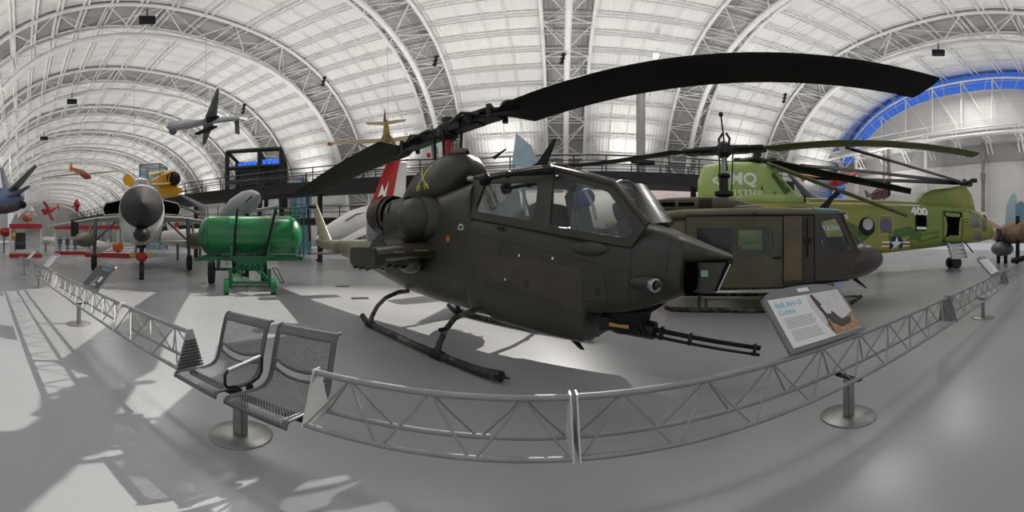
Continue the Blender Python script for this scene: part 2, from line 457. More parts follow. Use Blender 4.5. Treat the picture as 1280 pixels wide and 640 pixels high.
for i in range(13):
    t = -30 + 5 * i
    for dt in (0, .7):
        b.tube([ep(t + dt, 18.8, SE - 3.4), ep(t + dt, 15.4, SE - .3)], .13, 5)
        b.tube([ep(t + dt, 17.5, SE - 3.2), ep(t + dt, 17.5, SE - .3)], .13, 5)
    b.tube([ep(t, 17.7, SE - 3), ep(t + .7, 16.4, SE - 1.4)], .08, 4)
structure('trim_42', b, WHITE, 'white catwalk with raking brackets across the end wall')
hang = mat('grey_shade_panels', (.36, .35, .34), .7, 0, .06, .4)
b = B()
b.prism([ep(-31, 14.2, SE - .3), ep(31, 14.2, SE - .3), ep(31, 17.2, SE - .3), ep(-31, 17.2, SE - .3)], E1 * .25)
structure('trim_43', b, hang, 'darker grey band below the catwalk')
rust = mat('rusty_hanger', (.25, .2, .17), .6, .2, .4, 2)
for k, t in enumerate((-25, -14.5, -4, 6, 14.5, 21)):
    b = B(); b.tube([ep(t, 17.1, SE - 2), ep(t, 7.5 if k % 2 else 6, SE - 2)], .28, 6); b.box(ep(t, 11.5, SE - 2), (.7, .7, 1.2))
    structure('trim_%d' % (44 + k), b, WHITE if k % 2 else rust, 'hanging steel leg below the end wall catwalk')

b = B(); b.prism([vp(S0 + 1, lerp(.01, math.pi - .01, i / 30), 0) for i in range(31)], E1 * -.4)
structure('wall_left', b, WHITE, 'white far end wall of the hangar')
b = B(); q0, q1 = vp(S0, math.pi - .02, -.3), vp(-30, math.pi - .02, -.3); b.prism([q0, q1, q1 + V((0, 0, 20)), q0 + V((0, 0, 20))], E2 * -.4)
structure('wall_near', b, WHITE, 'white near side wall far down the hangar')
# near-side glazed wall far behind the photographer's left shoulder and the low far wall
b = B()
b.prism([vp(S0, .01, -.3), vp(S1, .01, -.3), vp(S1, .01, -.3) + V((0, 0, 4)), vp(S0, .01, -.3) + V((0, 0, 4))], E2 * .4)
structure('wall_far', b, mat('pale_pink_wall', (.66, .60, .58), .6, 0, .08, .3), 'pale low wall at the foot of the far side')

# ------------------------------------------------------------------ lights
def spot(name, loc, tgt, power, ang, blend=.6, size=.2, col=(1, 1, 1)):
    l = bpy.data.lights.new(name, 'SPOT'); l.energy = power; l.spot_size = R(ang); l.spot_blend = blend; l.shadow_soft_size = size; l.color = col
    o = bpy.data.objects.new(name, l); COL.objects.link(o); o.location = loc
    o.rotation_euler = (V(tgt) - V(loc)).to_track_quat('-Z', 'Y').to_euler(); return o
def area(name, loc, tgt, power, sx, sy, col=(1, 1, 1)):
    l = bpy.data.lights.new(name, 'AREA'); l.shape = 'RECTANGLE'; l.size = sx; l.size_y = sy; l.energy = power; l.color = col
    o = bpy.data.objects.new(name, l); COL.objects.link(o); o.location = loc
    o.rotation_euler = (V(tgt) - V(loc)).to_track_quat('-Z', 'Y').to_euler(); return o
def under_roof(px, py, inset=3.8):
    """distance at which a bearing comes up under the roof trusses"""
    d = 5.
    while d < 240:
        p = at(px, py, d); t = V((p.x, p.y, 0)).dot(E2) - AX
        if (abs(t) / (HW - inset)) ** PW + (max(0, p.z) / (HH - inset)) ** PW > 1: break
        d += .25
    return d
SPOTP = at(820, 70, under_roof(820, 70)); KEYP = at(709, 66, under_roof(709, 66))
spot('key_spotlight', KEYP, (-6.2, .6, 0), KEY, 21, .55, .12, (1, .97, .92))
t = thing('ceiling_spotlight', 'bright small floodlight glowing just above the long rotor blade', 'spotlight', SPOTP)
d = (V((-3, 1, 0)) - SPOTP).normalized()
B().lathe([(-.5, .1), (-.45, .3), (.0, .36), (.05, .36)], (0, 0, 0), d, 16).build('lamp_housing', BLACK, t)
B().lathe([(.06, .30), (.09, .30)], (0, 0, 0), d, 16).build('lamp_lens', LAMPGLOW, t)
B().tube([(0, 0, 0), (0, 0, .8), (.6, .6, 1.6)], .05).build('hanging_bracket', WHITE, t)
for k in range(-14, 3):     # floodlights at the foot of the vault, washing it with light
    s = SOFF + BAY * (k + .5)
    p = E1 * s + E2 * (AX + HW - 7); p.z = 8
    q = vp(s, .5); spot('wash_light', p, q, WASH, 62, 1., .5, (1, .98, .95))
    q = vp(s, 1.5)
    p = E1 * s + E2 * (AX + 14); p.z = 6.5; spot('uplight', p, vp(s, 1.25), UP, 130, 1., .6, (1, .985, .96))
    p = E1 * s + E2 * (AX - 24); p.z = 6.5; spot('uplight', p, vp(s, 1.9), UP, 130, 1., .6, (1, .985, .96))
for k in range(-5, 3):
    s = SOFF + BAY * (k + .5)
    p = E1 * s + E2 * (AX - 2); p.z = 26
    area('roof_fill_light', p, (p.x, p.y, 0), ROOF, 5, 5, (1, .98, .95))  # added overhead fill panels, not visible fixtures
p = E1 * -4 - E2 * 14; p.z = 13
area('near_side_fill', p, E2 * 20 + V((0, 0, 6)), NEAR, 60, 12, (.97, .98, 1))  # unseen fill panel added behind the camera, no window there
# ------------------------------------------------------------------ the attack helicopter in front
CO, CH = V((-1.17, 6.19, 0)), math.atan2(-.656, .755)
cob = thing('attack_helicopter', 'dark olive two-seat attack helicopter with gun under its chin, nearest of the aircraft', 'helicopter', CO, CH)
CINV = (MX.Translation(CO) @ MX.Rotation(CH, 4, 'Z')).inverted()
st = [(-2.6, .92, 1.74, .36, 3), (-1.9, .80, 2.05, .42, 3.2), (-1.0, .66, 2.35, .46, 3.5), (0, .60, 2.5, .48, 4), (1.0, .575, 2.62, .48, 4.5), (1.10, .57, 2.62, .48, 5),
      (1.14, .57, 2.10, .485, 6), (1.45, .56, 2.05, .49, 6), (1.6, .50, 2.03, .49, 6), (2.4, .45, 1.90, .49, 6), (2.96, .43, 1.78, .48, 6), (3.02, .47, 1.77, .48, 6), (3.06, .82, 1.76, .48, 6),
      (3.5, .87, 1.72, .475, 6), (3.62, .89, 1.76, .465, 5), (3.74, .92, 1.89, .45, 3.6), (3.95, 1.0, 1.84, .425, 3.2), (4.08, 1.05, 1.77, .40, 3.2), (4.12, 1.07, 1.755, .39, 3.2), (4.16, 1.44, 1.735, .38, 3.2),
      (4.4, 1.455, 1.635, .29, 3), (4.58, 1.465, 1.565, .19, 2.6), (4.66, 1.47, 1.525, .10, 2.2)]
fus = hull(st).build('fuselage', OLIVE, cob, angle=42)
fb = bvh(fus)
bst = [(-1.7, .82, 1.72, .43, 3), (-2.6, .92, 1.715, .37, 2.8), (-4, 1.08, 1.71, .29, 2.6), (-5.4, 1.24, 1.70, .225, 2.5), (-6.6, 1.33, 1.71, .18, 2.4), (-7.6, 1.42, 1.74, .14, 2.3), (-8.1, 1.52, 1.76, .09, 2.2)]
tb = hull(bst).build('tail_boom', mat('lit_tan_boom_paint', (.27, .23, .17), .5, 0, .2, 1.5, dirt=(.12, .10, .075), dirt_amt=.6), cob); plab(tb, 'tan tail boom, light painted into its colour')  # light falling on the boom is put into its tan colour
# panel seams, fasteners and paler panel patches
seam = mat('panel_seam', (.018, .015, .012), .6)
def seamline(pts, w=.009, m=seam, name='panel_seam', lift=.003):
    return strip(fb, pts, w, -1, lift, 10).build(name, m, cob)
for q in ([(1.12, 2.6), (1.12, 1.86), (1.3, 1.78), (2.45, 1.58), (3.56, 1.36), (3.62, 1.34)], [(.1, 2.45), (.1, .75)], [(1.5, 1.6), (1.5, 1.05), (3.05, .93)], [(2.46, 1.56), (2.56, 1.05), (2.6, 1.02), (3.5, .98)],
          [(3.62, 1.7), (3.58, .9)], [(4.02, 1.78), (3.98, 1.05)], [(3.3, 1.38), (3.34, .98)], [(.62, 2.4), (.62, 1.3), (1.1, 1.25)], [(-.6, 1.4), (-.6, .75)]): seamline(q)
patch = mat('paler_olive_patch', (.060, .051, .041), .5, 0, .18, 3)  # a little paler than the olive around it
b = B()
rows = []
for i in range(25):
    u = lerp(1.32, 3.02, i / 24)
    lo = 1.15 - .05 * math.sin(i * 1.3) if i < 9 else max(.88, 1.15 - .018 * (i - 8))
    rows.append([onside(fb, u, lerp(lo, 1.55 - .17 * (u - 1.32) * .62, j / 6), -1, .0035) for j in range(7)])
b.grid(rows).build('paler_panel', patch, cob)
b = B()
for i in range(40):
    u = lerp(2.55, 3.52, i / 39); b.ell(onside(fb, u, 1.80 - .162 * (u - 2.55), -1, .002), (.006, .004, .006), 6, 4)
for i in range(20): b.ell(onside(fb, lerp(3.35, 3.97, i / 19), 1.36 - .01 * i * .2, -1, .002), (.006, .004, .006), 6, 4)
tag(b.build('rivet_line', OLIVEDARK, cob), kind='stuff')

# canopy
def hwc(z): return .487 - max(0., z - 1.88) * .17
def cy(u, z, s=-1): return V((u, s * hwc(z), z))
def rnd(poly, r=.1, n=4):
    out = []
    for i, p in enumerate(poly):
        a, c = poly[i - 1], poly[(i + 1) % len(poly)]
        va = V((a[0] - p[0], a[1] - p[1], 0)); vc = V((c[0] - p[0], c[1] - p[1], 0)); rr = min(r, va.length * .45, vc.length * .45)
        p0 = V((p[0], p[1], 0)) + va.normalized() * rr; p1 = V((p[0], p[1], 0)) + vc.normalized() * rr
        for k in range(n + 1):
            t = k / n; q = p0 * (1 - t) ** 2 + V((p[0], p[1], 0)) * 2 * t * (1 - t) + p1 * t * t
            out.append((q.x, q.y))
    return out
RW_I, RW_O = [(1.20, 2.13), (2.33, 1.93), (2.33, 2.44), (1.34, 2.545)], [(1.06, 2.04), (2.47, 1.80), (2.47, 2.64), (1.10, 2.665)]
FW_I, FW_O = [(2.57, 1.87), (3.56, 1.72), (3.66, 1.80), (3.33, 2.235), (2.55, 2.53)], [(2.47, 1.80), (3.62, 1.62), (3.80, 1.86), (3.39, 2.335), (2.47, 2.64)]
fr = B()
for s in (-1, 1):
    for I, O, r in ((RW_I, RW_O, .09), (FW_I, FW_O, .05)):
        i2 = rnd(I, r); o2 = rnd(O, .004)
        fr.ring([cy(u, z, s) for u, z in o2], [cy(u, z, s) for u, z in i2], (0, -s * .045, 0))
fr.build('canopy_frame', OLIVE, cob)
for s in (-1, 1):
    for I, r in ((RW_I, .09), (FW_I, .05)):
        B().prism([cy(u, z, s) + V((0, -s * .02, 0)) for u, z in rnd([(lerp(u, 2.3 if I is RW_I else 3.1, -.02), z) for u, z in I], r)], (0, -s * .004, 0)).build('side_window', GLASS, cob)
b = B()
for u0, z0, u1, z1 in ((1.12, 2.66, 2.47, 2.635), (2.47, 2.635, 3.39, 2.33)):
    b.grid([[V((u0, y, z0 - .02 + .10 * (1 - (y / .37) ** 2))) for y in (-.34, -.17, 0, .17, .34)], [V((u1, y, z1 - .02 + .10 * (1 - (y / .37) ** 2))) for y in (-.34, -.17, 0, .17, .34)]])
b.build('roof_window', GLASS, cob)
b = B()
for s in (-1, 1):
    b.tube([(1.10, s * .355, 2.655), (2.47, s * .36, 2.635), (3.39, s * .41, 2.33), (3.80, s * .47, 1.86)], [.03, .034, .038, .04], 8)
for u, z in ((2.47, 2.635), (3.39, 2.33), (1.12, 2.65)):
    b.tube([(u, y, z + .09 * (1 - (y / .37) ** 2)) for y in (-.36, -.2, 0, .2, .36)], .026, 6)
b.build('canopy_rail', OLIVEDARK, cob)
b = B(); rows = []
for j in range(6):
    t = j / 5; rows.append([V((lerp(3.40, 3.79, t) + lerp(.22, .16, t) * (1 - q * q), q * lerp(.40, .45, t), lerp(2.34, 1.86, t) + lerp(.03, .05, t) * (1 - q * q))) for q in (-1, -.6, -.2, .2, .6, 1)])
b.grid(rows).build('windshield', GLASSW, cob)
# cockpit contents
b = B(); b.box((1.75, 0, 1.95), (.34, .42, .2)); b.box((1.52, 0, 2.2), (.14, .42, .55), MX.Rotation(-.2, 3, 'Y'))
seatm = mat('seat_cloth', (.06, .065, .06), .8, 0, .3, 9)
b.build('pilot_seat', seatm, cob, bevel=.03)
b = B(); b.box((2.95, 0, 1.74), (.34, .42, .2)); b.box((2.72, 0, 2.02), (.14, .42, .6), MX.Rotation(-.22, 3, 'Y')); b.build('gunner_seat', seatm, cob, bevel=.03)
b = B(); b.ell((2.86, -.08, 2.24), (.11, .1, .12)); b.build('blue_headrest_cushion', mat('blue_cushion', (.02, .05, .22), .6, 0, .2, 8), cob)
b = B(); b.tube([(2.9, -.2, 2.32), (2.98, -.16, 2.15), (3.02, -.12, 1.95)], .025, 6); b.build('harness_strap', mat('tan_strap', (.45, .36, .28), .8), cob)
B().box((2.25, 0, 2.02), (.22, .7, .34), MX.Rotation(-.35, 3, 'Y')).build('instrument_panel', BLACK, cob, bevel=.03); B().box((3.5, 0, 1.82), (.25, .62, .28), MX.Rotation(-.4, 3, 'Y')).build('instrument_panel', BLACK, cob, bevel=.03); B().box((1.35, 0, 2.12), (.28, .8, .12)).build('rear_shelf', BLACK, cob, bevel=.03)
b = B(); b.lathe([(-.16, .02), (-.12, .13), (.05, .15), (.14, .08)], (3.42, -.12, 2.06), (1, 0, .25), 14); b.tube([(3.42, -.12, 1.95), (3.4, -.1, 1.75)], .04); b.build('gunner_sight', BLACK, cob)
for s in (-1, 1): B().tube([(2.2, s * .3, 1.9), (2.3, s * .33, 2.15), (2.45, s * .33, 2.5)], .018).build('cockpit_strut', DARKSTEEL, cob); B().tube([(1.7, s * .32, 2.0), (1.5, s * .3, 2.5)], .02).build('cockpit_strut', DARKSTEEL, cob)

# rotor pylon fairing, engine cowlings, exhaust
cw = hull([(-1.30, 2.40, 2.54, .16, 2.6), (-1.1, 2.36, 2.80, .30, 3), (-.75, 2.34, 3.05, .38, 3.4), (-.2, 2.36, 3.20, .42, 3.6), (.2, 2.42, 3.25, .42, 3.6), (.5, 2.54, 3.22, .39, 3.2), (.66, 2.68, 3.14, .33, 2.8), (.76, 2.78, 3.04, .24, 2.5), (.79, 2.85, 2.98, .14, 2.2)], top=.72)
cwo = cw.build('rotor_pylon_fairing', OLIVE, cob); cbv = bvh(cwo)
B().tube([(-1.26, 0, 2.56), (-1.08, 0, 2.82), (-.7, 0, 3.08), (-.2, 0, 3.215), (.2, 0, 3.26), (.55, 0, 3.22)], .05, 6).build('fairing_spine', BLACK, cob)
B().ell((.74, -.1, 2.72), (.06, .08, .05)).build('fairing_light', PLATE, cob)
B().box((.38, -.05, 3.28), (.34, .12, .08), MX.Rotation(.15, 3, 'Y')).build('anti_collision_mount', mat('tan_bracket', (.2, .15, .1), .6), cob)
em = thing  # crossed sabres
b = B()
u0, z0 = -.22, 2.80
def saber(sg):
    g = B()
    pts = [(u0 + sg * lerp(-.20, .20, t) , z0 + lerp(-.19, .25, t) + .02 * math.sin(math.pi * t)) for t in [i / 6 for i in range(7)]]
    g = strip(cbv, pts, .036, -1, .008, 3)
    hx = [(u0 + sg * q[0], z0 + q[1]) for q in ((-.10, -.19), (-.07, -.12), (-.13, -.08), (-.19, -.12), (-.17, -.17))]
    g2 = strip(cbv, hx, .028, -1, .008, 3); g.add(g2.v, g2.f)
    return g
for sg in (-1, 1): plab(saber(sg).build('crossed_saber', YELMARK, cob), 'yellow painted saber of the crossed pair')
for s in (-1, 1):
    n_ = [(-1.40, 1.62, 2.44, .25), (-1.33, 1.56, 2.50, .33), (-1.1, 1.56, 2.53, .40), (-.6, 1.58, 2.54, .44), (-.1, 1.64, 2.50, .40), (.22, 1.74, 2.40, .28), (.36, 1.86, 2.3, .16), (.40, 1.98, 2.18, .06)]
    ec = B().loft([sec(u, a, c, h, 2.8, 28, 1, 1, s * .34) for u, a, c, h in n_]); eo = ec.build('engine_cowling', OLIVE, cob)
    ib = B().ell((-.22, s * .58, 2.07), (.46, .30, .40), 24, 14).build('intake_bulge', OLIVE, cob)
    if s < 0:
        ev = bvh(eo); iv = bvh(ib)
        for i in range(5): strip(iv, [(-.55, 2.30 - .115 * i), (-.22, 2.31 - .115 * i)], .022, -1, .014, 4).build('cowling_rib', mat('pale_rib_edge', (.10, .09, .072), .5), ib)  # ribs coloured paler than the cowling
        strip(ev, [(-.93, 2.42), (-.90, 2.22)], .07, -1, .006, 4).build('cowling_slot', VOID, eo)
        strip(ev, [(-.50, 2.485), (.02, 2.475)], .065, -1, .02, 6).build('intake_slot', VOID, eo)
        strip(ev, [(-1.24, 1.95), (-1.24, 1.78)], .09, -1, .006, 4).build('cowling_hatch', VOID, eo)
        for u in (-1.28, -.75): strip(ev, [(u, 2.46), (u, 1.66)], .01, -1, .005, 8).build('panel_seam', seam, eo)
exh = mat('sooty_exhaust', (.05, .035, .028), .55, .3, .3, 5)
b = B()
b.lathe([(0, .40), (.3, .39), (.62, .36), (.63, .31), (.1, .29), (.1, .01)], (-1.3, -.34, 2.22), (-1, -.12, .04), 24, False)
b.build('exhaust_duct', exh, cob)
for i in range(3): B().lathe([(0, .43 - .02 * i), (.07, .435 - .02 * i), (.07, .38 - .02 * i), (0, .37 - .02 * i)], (-1.45 - .15 * i, -.35 - .015 * i, 2.22), (-1, -.12, .04), 24, False).build('cooling_ring', OLIVE, cob)
od = V((-.45, -.89, 0)).normalized()
B().lathe([(-.6, .22), (0, .25), (.02, .275), (0, .29), (-.6, .27)], (-2.55, -.42, 1.95), od, 24, False).build('oil_cooler_duct', GREYPL, cob)
B().lathe([(-.03, .255), (-.01, .25)], (-2.55, -.42, 1.95), od, 24).build('duct_throat', VOID, cob)

# stub wings with weapon pylons
for s in (-1, 1):
    b = B(); b.loft([airfoil((.28, s * .44, 1.53), (-.78, s * .44, 1.50), .30), airfoil((.25, s * 1.1, 1.50), (-.74, s * 1.1, 1.47), .27), airfoil((.18, s * 1.5, 1.475), (-.72, s * 1.5, 1.45), .24)])
    wg = b.build('stub_wing', OLIVE, cob)
    for yy, L_ in ((.78, .8), (1.44, .95)):
        pr = [(.06, 1.58), (.14, 1.36), (-.02, 1.22), (-.7, 1.20), (-L_, 1.30), (-L_ + .05, 1.57)]
        pb = B().prism([(u, s * (yy - .09), z) for u, z in rnd(pr, .06, 3)], (0, s * .18, 0)); pb.build('weapon_pylon', OLIVE, wg)
        q = B()
        for u in (-.08, -.35, -.6): q.tube([(u, s * (yy - .16), 1.22), (u, s * yy, 1.27), (u, s * (yy + .16), 1.22)], .022, 6)
        q.build('sway_brace', DARKSTEEL, wg)
    if s < 0:
        for u0_, u1_ in ((-.05, .0),):
            pass
        B().box((.283, -.78, 1.53), (.02, .26, .024)).build('brass_label', mat('worn_tan_label', (.35, .24, .1), .5, .2), wg)
        B().box((.262, -1.18, 1.51), (.02, .2, .024)).build('brass_label', MATS['worn_tan_label'], wg)
B().ell((-.35, -.60, 1.24), (.3, .16, .15)).build('wing_root_blister', mat('grey_blister', (.16, .14, .13), .4), cob)

# tail
B().loft([airfoil((-6.5, 0, 1.68), (-7.85, 0, 1.70), .20, (0, 1, 0)), airfoil((-7.45, 0, 2.45), (-8.42, 0, 2.45), .15, (0, 1, 0)), airfoil((-8.3, 0, 3.18), (-8.95, 0, 3.22), .10, (0, 1, 0))]).build('tail_fin', BEIGE, cob)
for s in (-1, 1):
    B().loft([airfoil((-5.05, s * .16, 1.30), (-5.65, s * .16, 1.29), .09), airfoil((-5.08, s * 1.12, 1.28), (-5.6, s * 1.12, 1.28), .06)]).build('stabilizer', OLIVEDARK, cob)
trh = V((-8.32, -.36, 3.05))
B().tube([(-8.3, 0, 3.02), trh], .07, 10).build('tail_rotor_hub', DARKSTEEL, cob)
for q in (1, -1):
    d = V((-.24, 0, 1)).normalized() * q; c0 = d.cross(V((0, 1, 0))) * .13
    B().loft([airfoil(trh + d * r_ - c0, trh + d * r_ + c0, .04, (0, 1, 0)) for r_ in (.12, .6, 1.42)]).build('tail_rotor_blade', BLADE, cob)
B().tube([(-7.4, 0, 1.42), (-8.0, 0, .95), (-8.3, 0, .9)], [.03, .025, .04]).build('tail_skid', BLACK, cob)

# skids
skid_m = mat('worn_black_skid', (.022, .02, .018), .55, .1, .4, 14, .25, 30, dirt=(.16, .14, .12), dirt_amt=.8)
for s in (-1, 1):
    sk = B().tube([(-1.36, s * 1.09, .17), (-1.22, s * 1.09, .09), (-1.0, s * 1.09, .062), (1.9, s * 1.09, .062), (2.05, s * 1.09, .066), (2.3, s * 1.09, .09)], [.05, .056, .058, .058, .064, .066], 12).build('skid', skid_m, cob)
    B().tube([(2.28, s * 1.09, .09), (2.34, s * 1.09, .09), (2.36, s * 1.09, .09), (2.46, s * 1.09, .10)], [.07, .07, .02, .012], 10).build('toe_cap', DARKSTEEL, sk)
    for u, zz in ((-.98, .64), (1.15, .60)):
        B().tube([(u, s * 1.09, .10), (u - .01, s * 1.05, .22), (u - .03, s * .93, .40), (u - .05, s * .74, .55), (u - .06, s * .45, zz), (u - .06, s * .2, zz + .01)], [.05, .045, .043, .043, .045, .045], 10).build('cross_tube', skid_m, cob)
        B().lathe([(-.13, .066), (-.1, .075), (.1, .075), (.13, .066)], (u, s * 1.09, .062), (1, 0, 0), 12).build('skid_saddle', BLACK, sk)
    B().box((1.13, s * .97, .42), (.05, .14, .05)).build('entry_step', BLACK, cob)

# nose turret, gun turret
b = B(); pr = [(4.20, 1.45), (4.63, 1.47), (4.49, 1.135), (4.22, 1.13)]
rings = []
for t, h in ((0, 1.0), (1, .86)):
    pass
def tur(z):
    t = (1.46 - z) / .33; uf = lerp(4.60, 4.46, t); r = []
    for k in range(14): 
        a = math.pi * (.5 + k / 13); r.append(V((4.36 + .19 * math.cos(a), .23 * math.sin(a), z)))
    r += [V((uf, -.22, z)), V((uf + .03, -.1, z)), V((uf + .03, .1, z)), V((uf, .22, z))]; return r
tu = b.loft([tur(z) for z in (1.455, 1.44, 1.18, 1.14, 1.12)]).build('nose_turret', OLIVE, cob)
B().prism([(4.665, -.2, 1.47), (4.665, .2, 1.47), (4.505, .18, 1.14), (4.505, -.18, 1.14)], (-.03, 0, 0)).build('turret_window_frame', BLACK, tu)
B().prism([(4.655, -.21, 1.44), (4.64, -.21, 1.44), (4.51, -.19, 1.16), (4.525, -.19, 1.16)], (0, -.02, 0)).build('turret_edge_strip', BAREMETAL, tu)
B().box((4.37, -.2345, 1.335), (.075, .012, .07)).build('green_label', mat('mint_label', (.25, .5, .36), .5), tu)
b = B(); b.lathe([(0, .24), (.04, .26), (.16, .26), (.18, .2)], (4.12, 0, 1.32), (1, 0, 0), 18); b.build('turret_neck', VOID, cob)
b = B(); b.ell((3.78, -.46, 1.24), (.20, .075, .085)); b.build('sensor_housing', OLIVE, cob)
b = B(); b.lathe([(0, .072), (.05, .074), (.055, .058), (.02, .05)], (3.87, -.51, 1.23), (.85, -.52, 0), 18); b.build('sensor_rim', BAREMETAL, cob)
B().lathe([(0, .056), (.01, .05)], (3.885, -.52, 1.23), (.85, -.52, 0), 16).build('sensor_lens', BLACK, cob)
b = B(); b.ell((3.12, -.475, 1.60), (.23, .05, .085)); b.build('side_blister', OLIVE, cob)
gt = B().lathe([(0, .30), (.06, .30), (.2, .27), (.3, .17)], (3.38, 0, .86), (0, 0, -1), 22).build('gun_turret', BLACK, cob)
b = B()
b.box((3.42, -.02, .66), (.34, .22, .2)); b.box((3.28, -.2, .7), (.3, .12, .16), MX.Rotation(.3, 3, 'Z')); b.lathe([(0, .12), (.34, .115), (.36, .07)], (3.4, 0, .63), (1, 0, -.1), 16)
for i in range(7): b.tube([(3.15 + .07 * i, -.17 - .04 * (i % 2), .8), (3.2 + .07 * i, -.28 + .02 * i, .66), (3.3 + .06 * i, -.12, .58)], .017, 6)
b.build('gun_mechanism', DARKSTEEL, gt)
B().tube([(3.27, -.27, .70), (3.5, -.245, .685)], .028, 8).build('yellow_feed_strap', mat('brass_yellow', (.55, .33, .04), .4), gt)
g0, g1 = V((3.62, -.0, .60)), V((4.97, -.0, .40)); gd = (g1 - g0).normalized(); ga = V((0, 1, 0)); gb = gd.cross(ga)
for i in range(3):
    a = 2 * math.pi * i / 3; o = (ga * math.cos(a) + gb * math.sin(a)) * .055
    B().tube([g0 + o, g0 + gd * .5 + o, g1 - gd * .1 + o, g1 - gd * .1 + o, g1 + o], [.024, .019, .0165, .021, .021], 10).build('gun_barrel', BLACK, gt)
for t, r_ in ((.55, .085), (1.30, .08), (.2, .09)): B().lathe([(t - .018, r_ - .012), (t - .012, r_), (t + .012, r_), (t + .018, r_ - .012)], g0, gd, 18).build('barrel_clamp', DARKSTEEL, gt)
B().prism([(3.62, -.1, .90), (3.85, -.1, .93), (3.72, -.1, .84)], (0, .2, 0)).build('chin_step', BLACK, cob)
B().prism([(2.35, .0, .5), (2.6, 0, .46), (2.78, 0, .22), (2.72, 0, .22)], (0, .02, 0)).build('belly_antenna', BLACK, cob)

# canopy top fittings
B().prism([(1.75, -.02, 2.70), (2.15, -.02, 2.68), (2.35, -.02, 3.12), (2.31, -.02, 3.12), (2.05, -.02, 2.82)], (0, .03, 0)).build('wire_cutter_blade', BLACK, cob)
b = B(); b.tube([(2.6, -.44, 2.56), (2.3, -.55, 2.55), (1.95, -.58, 2.56), (1.62, -.58, 2.545)], [.05, .045, .022, .03], 10)
pr_ = b.build('air_data_probe', BLACK, cob)
B().lathe([(-.09, .05), (-.06, .085), (.02, .085), (.05, .05)], (1.58, -.58, 2.54), (1, 0, .02), 16).build('probe_head', BLACK, pr_)
B().ell((1.98, -.58, 2.56), (.06, .05, .05)).build('probe_joint', DARKSTEEL, pr_)
B().tube([(1.3, -.1, 2.98), (1.45, -.28, 2.93), (1.75, -.36, 2.99)], [.02, .025, .012]).build('pitot_arm', BLACK, cob)
# markings
def disc(u, z, r0, r1, m, name, a0=0, a1=2 * math.pi, n=24, lift=.004):
    b = B(); b.grid([[onside(fb, u + r * math.cos(lerp(a0, a1, k / n)), z + r * math.sin(lerp(a0, a1, k / n)) * 1.1, -1, lift) for k in range(n + 1)] for r in (r0, r1)]); return b.build(name, m, cob)
disc(.62, 1.72, .001, .045, ORANGE, 'orange_cap', lift=.012); disc(.62, 1.72, .045, .065, TANPANEL, 'cap_rim')
disc(.93, 1.88, .045, .062, WHITEMARK, 'white_horseshoe', -.3, math.pi + .3)
strip(fb, [(.88, 1.865), (.98, 1.865)], .013, -1, .004, 3).build('white_horseshoe_base', WHITEMARK, cob)
strip(fb, [(1.72, 1.5), (1.84, 1.68), (1.93, 1.48), (1.72, 1.5)], .008, -1, .004, 5).build('triangle_marking', seam, cob)
for u, z in ((2.1, 1.50), (2.62, 1.48), (1.86, 1.17)): disc(u, z, .001, .016, WHITEMARK, 'white_dot', lift=.008)
disc(2.22, 1.14, .02, .045, seam, 'filler_cap'); disc(3.22, 1.12, .02, .04, seam, 'filler_cap')
strip(fb, [(.62, .72), (.95, .70)], .03, -1, .004, 4).build('stencil_line', mat('worn_stencil', (.2, .19, .15), .6), cob)
b = B(); b.box((1.78, -.50, 1.86), (.11, .03, .035)); b.build('door_handle', BLACK, cob)

# rotor: hub, grips, blades swung over the photographer
HUB = V((-1.17, 6.19, 3.74))
T1, T2 = V((4.70, 1.72, 4.14)), V((-6.98, 10.62, 3.42))
RL = lambda p: CINV @ V(p)
B().tube([RL((HUB.x, HUB.y, 3.1)), RL((HUB.x, HUB.y, 3.5)), RL((HUB.x, HUB.y, HUB.z + .1))], .075, 14).build('rotor_mast', RED, cob)
b = B(); hub = RL(HUB)
dd = (RL(T1) - RL(T2)).normalized(); cr = dd.cross(V((0, 0, 1))).normalized(); up = cr.cross(dd).normalized()
b.lathe([(-.16, .13), (-.1, .2), (.1, .2), (.2, .12), (.28, .12), (.3, .05)], hub, up, 18)
ro = MX((dd, cr, up)).transposed()
b.box(hub + up * .02, (.9, .30, .16), ro)
for q in (1, -1):
    b.box(hub + dd * q * .55 + up * .02, (.55, .22, .2), ro); b.box(hub + dd * q * .95 + up * .01, (.5, .30, .13), ro)
    for e in (-1, 1): b.tube([hub + dd * q * .35 + cr * e * .18 + up * .1, hub + dd * q * 1.25 + cr * e * .2 + up * .05], .035, 8); b.lathe([(-.1, .05), (.12, .05)], hub + dd * q * 1.18 + cr * e * .2, up, 10)
    b.tube([hub + dd * q * .4 + cr * .3, hub + dd * q * .7 + cr * .33 + up * .08, hub + dd * q * 1.0 + cr * .22], .03, 6)
for q in (1, -1):
    for k in range(6):
        rj = random.Random(k * 7 + q); b.ell(hub + dd * q * (.25 + .22 * k) + cr * rj.uniform(-.16, .16) + up * rj.uniform(.02, .15), (rj.uniform(.07, .13), rj.uniform(.06, .1), rj.uniform(.05, .1)), 10, 6, ro)
    b.tube([hub + dd * q * 1.0 + cr * .2 - up * .05, hub + dd * q * 1.5 + cr * .12 - up * .1, hub + dd * q * 1.62 - up * .05], .035, 8)
b.build('rotor_hub', DARKSTEEL, cob)
for i in range(4):
    a = i * math.pi / 2 + .6; o = V((math.cos(a) * .24, math.sin(a) * .24, 0))
    B().tube([RL((HUB.x, HUB.y, 3.16)) + o, hub + o * 1.1 + V((0, 0, -.02))], .025, 6).build('pitch_link', BLACK, cob)
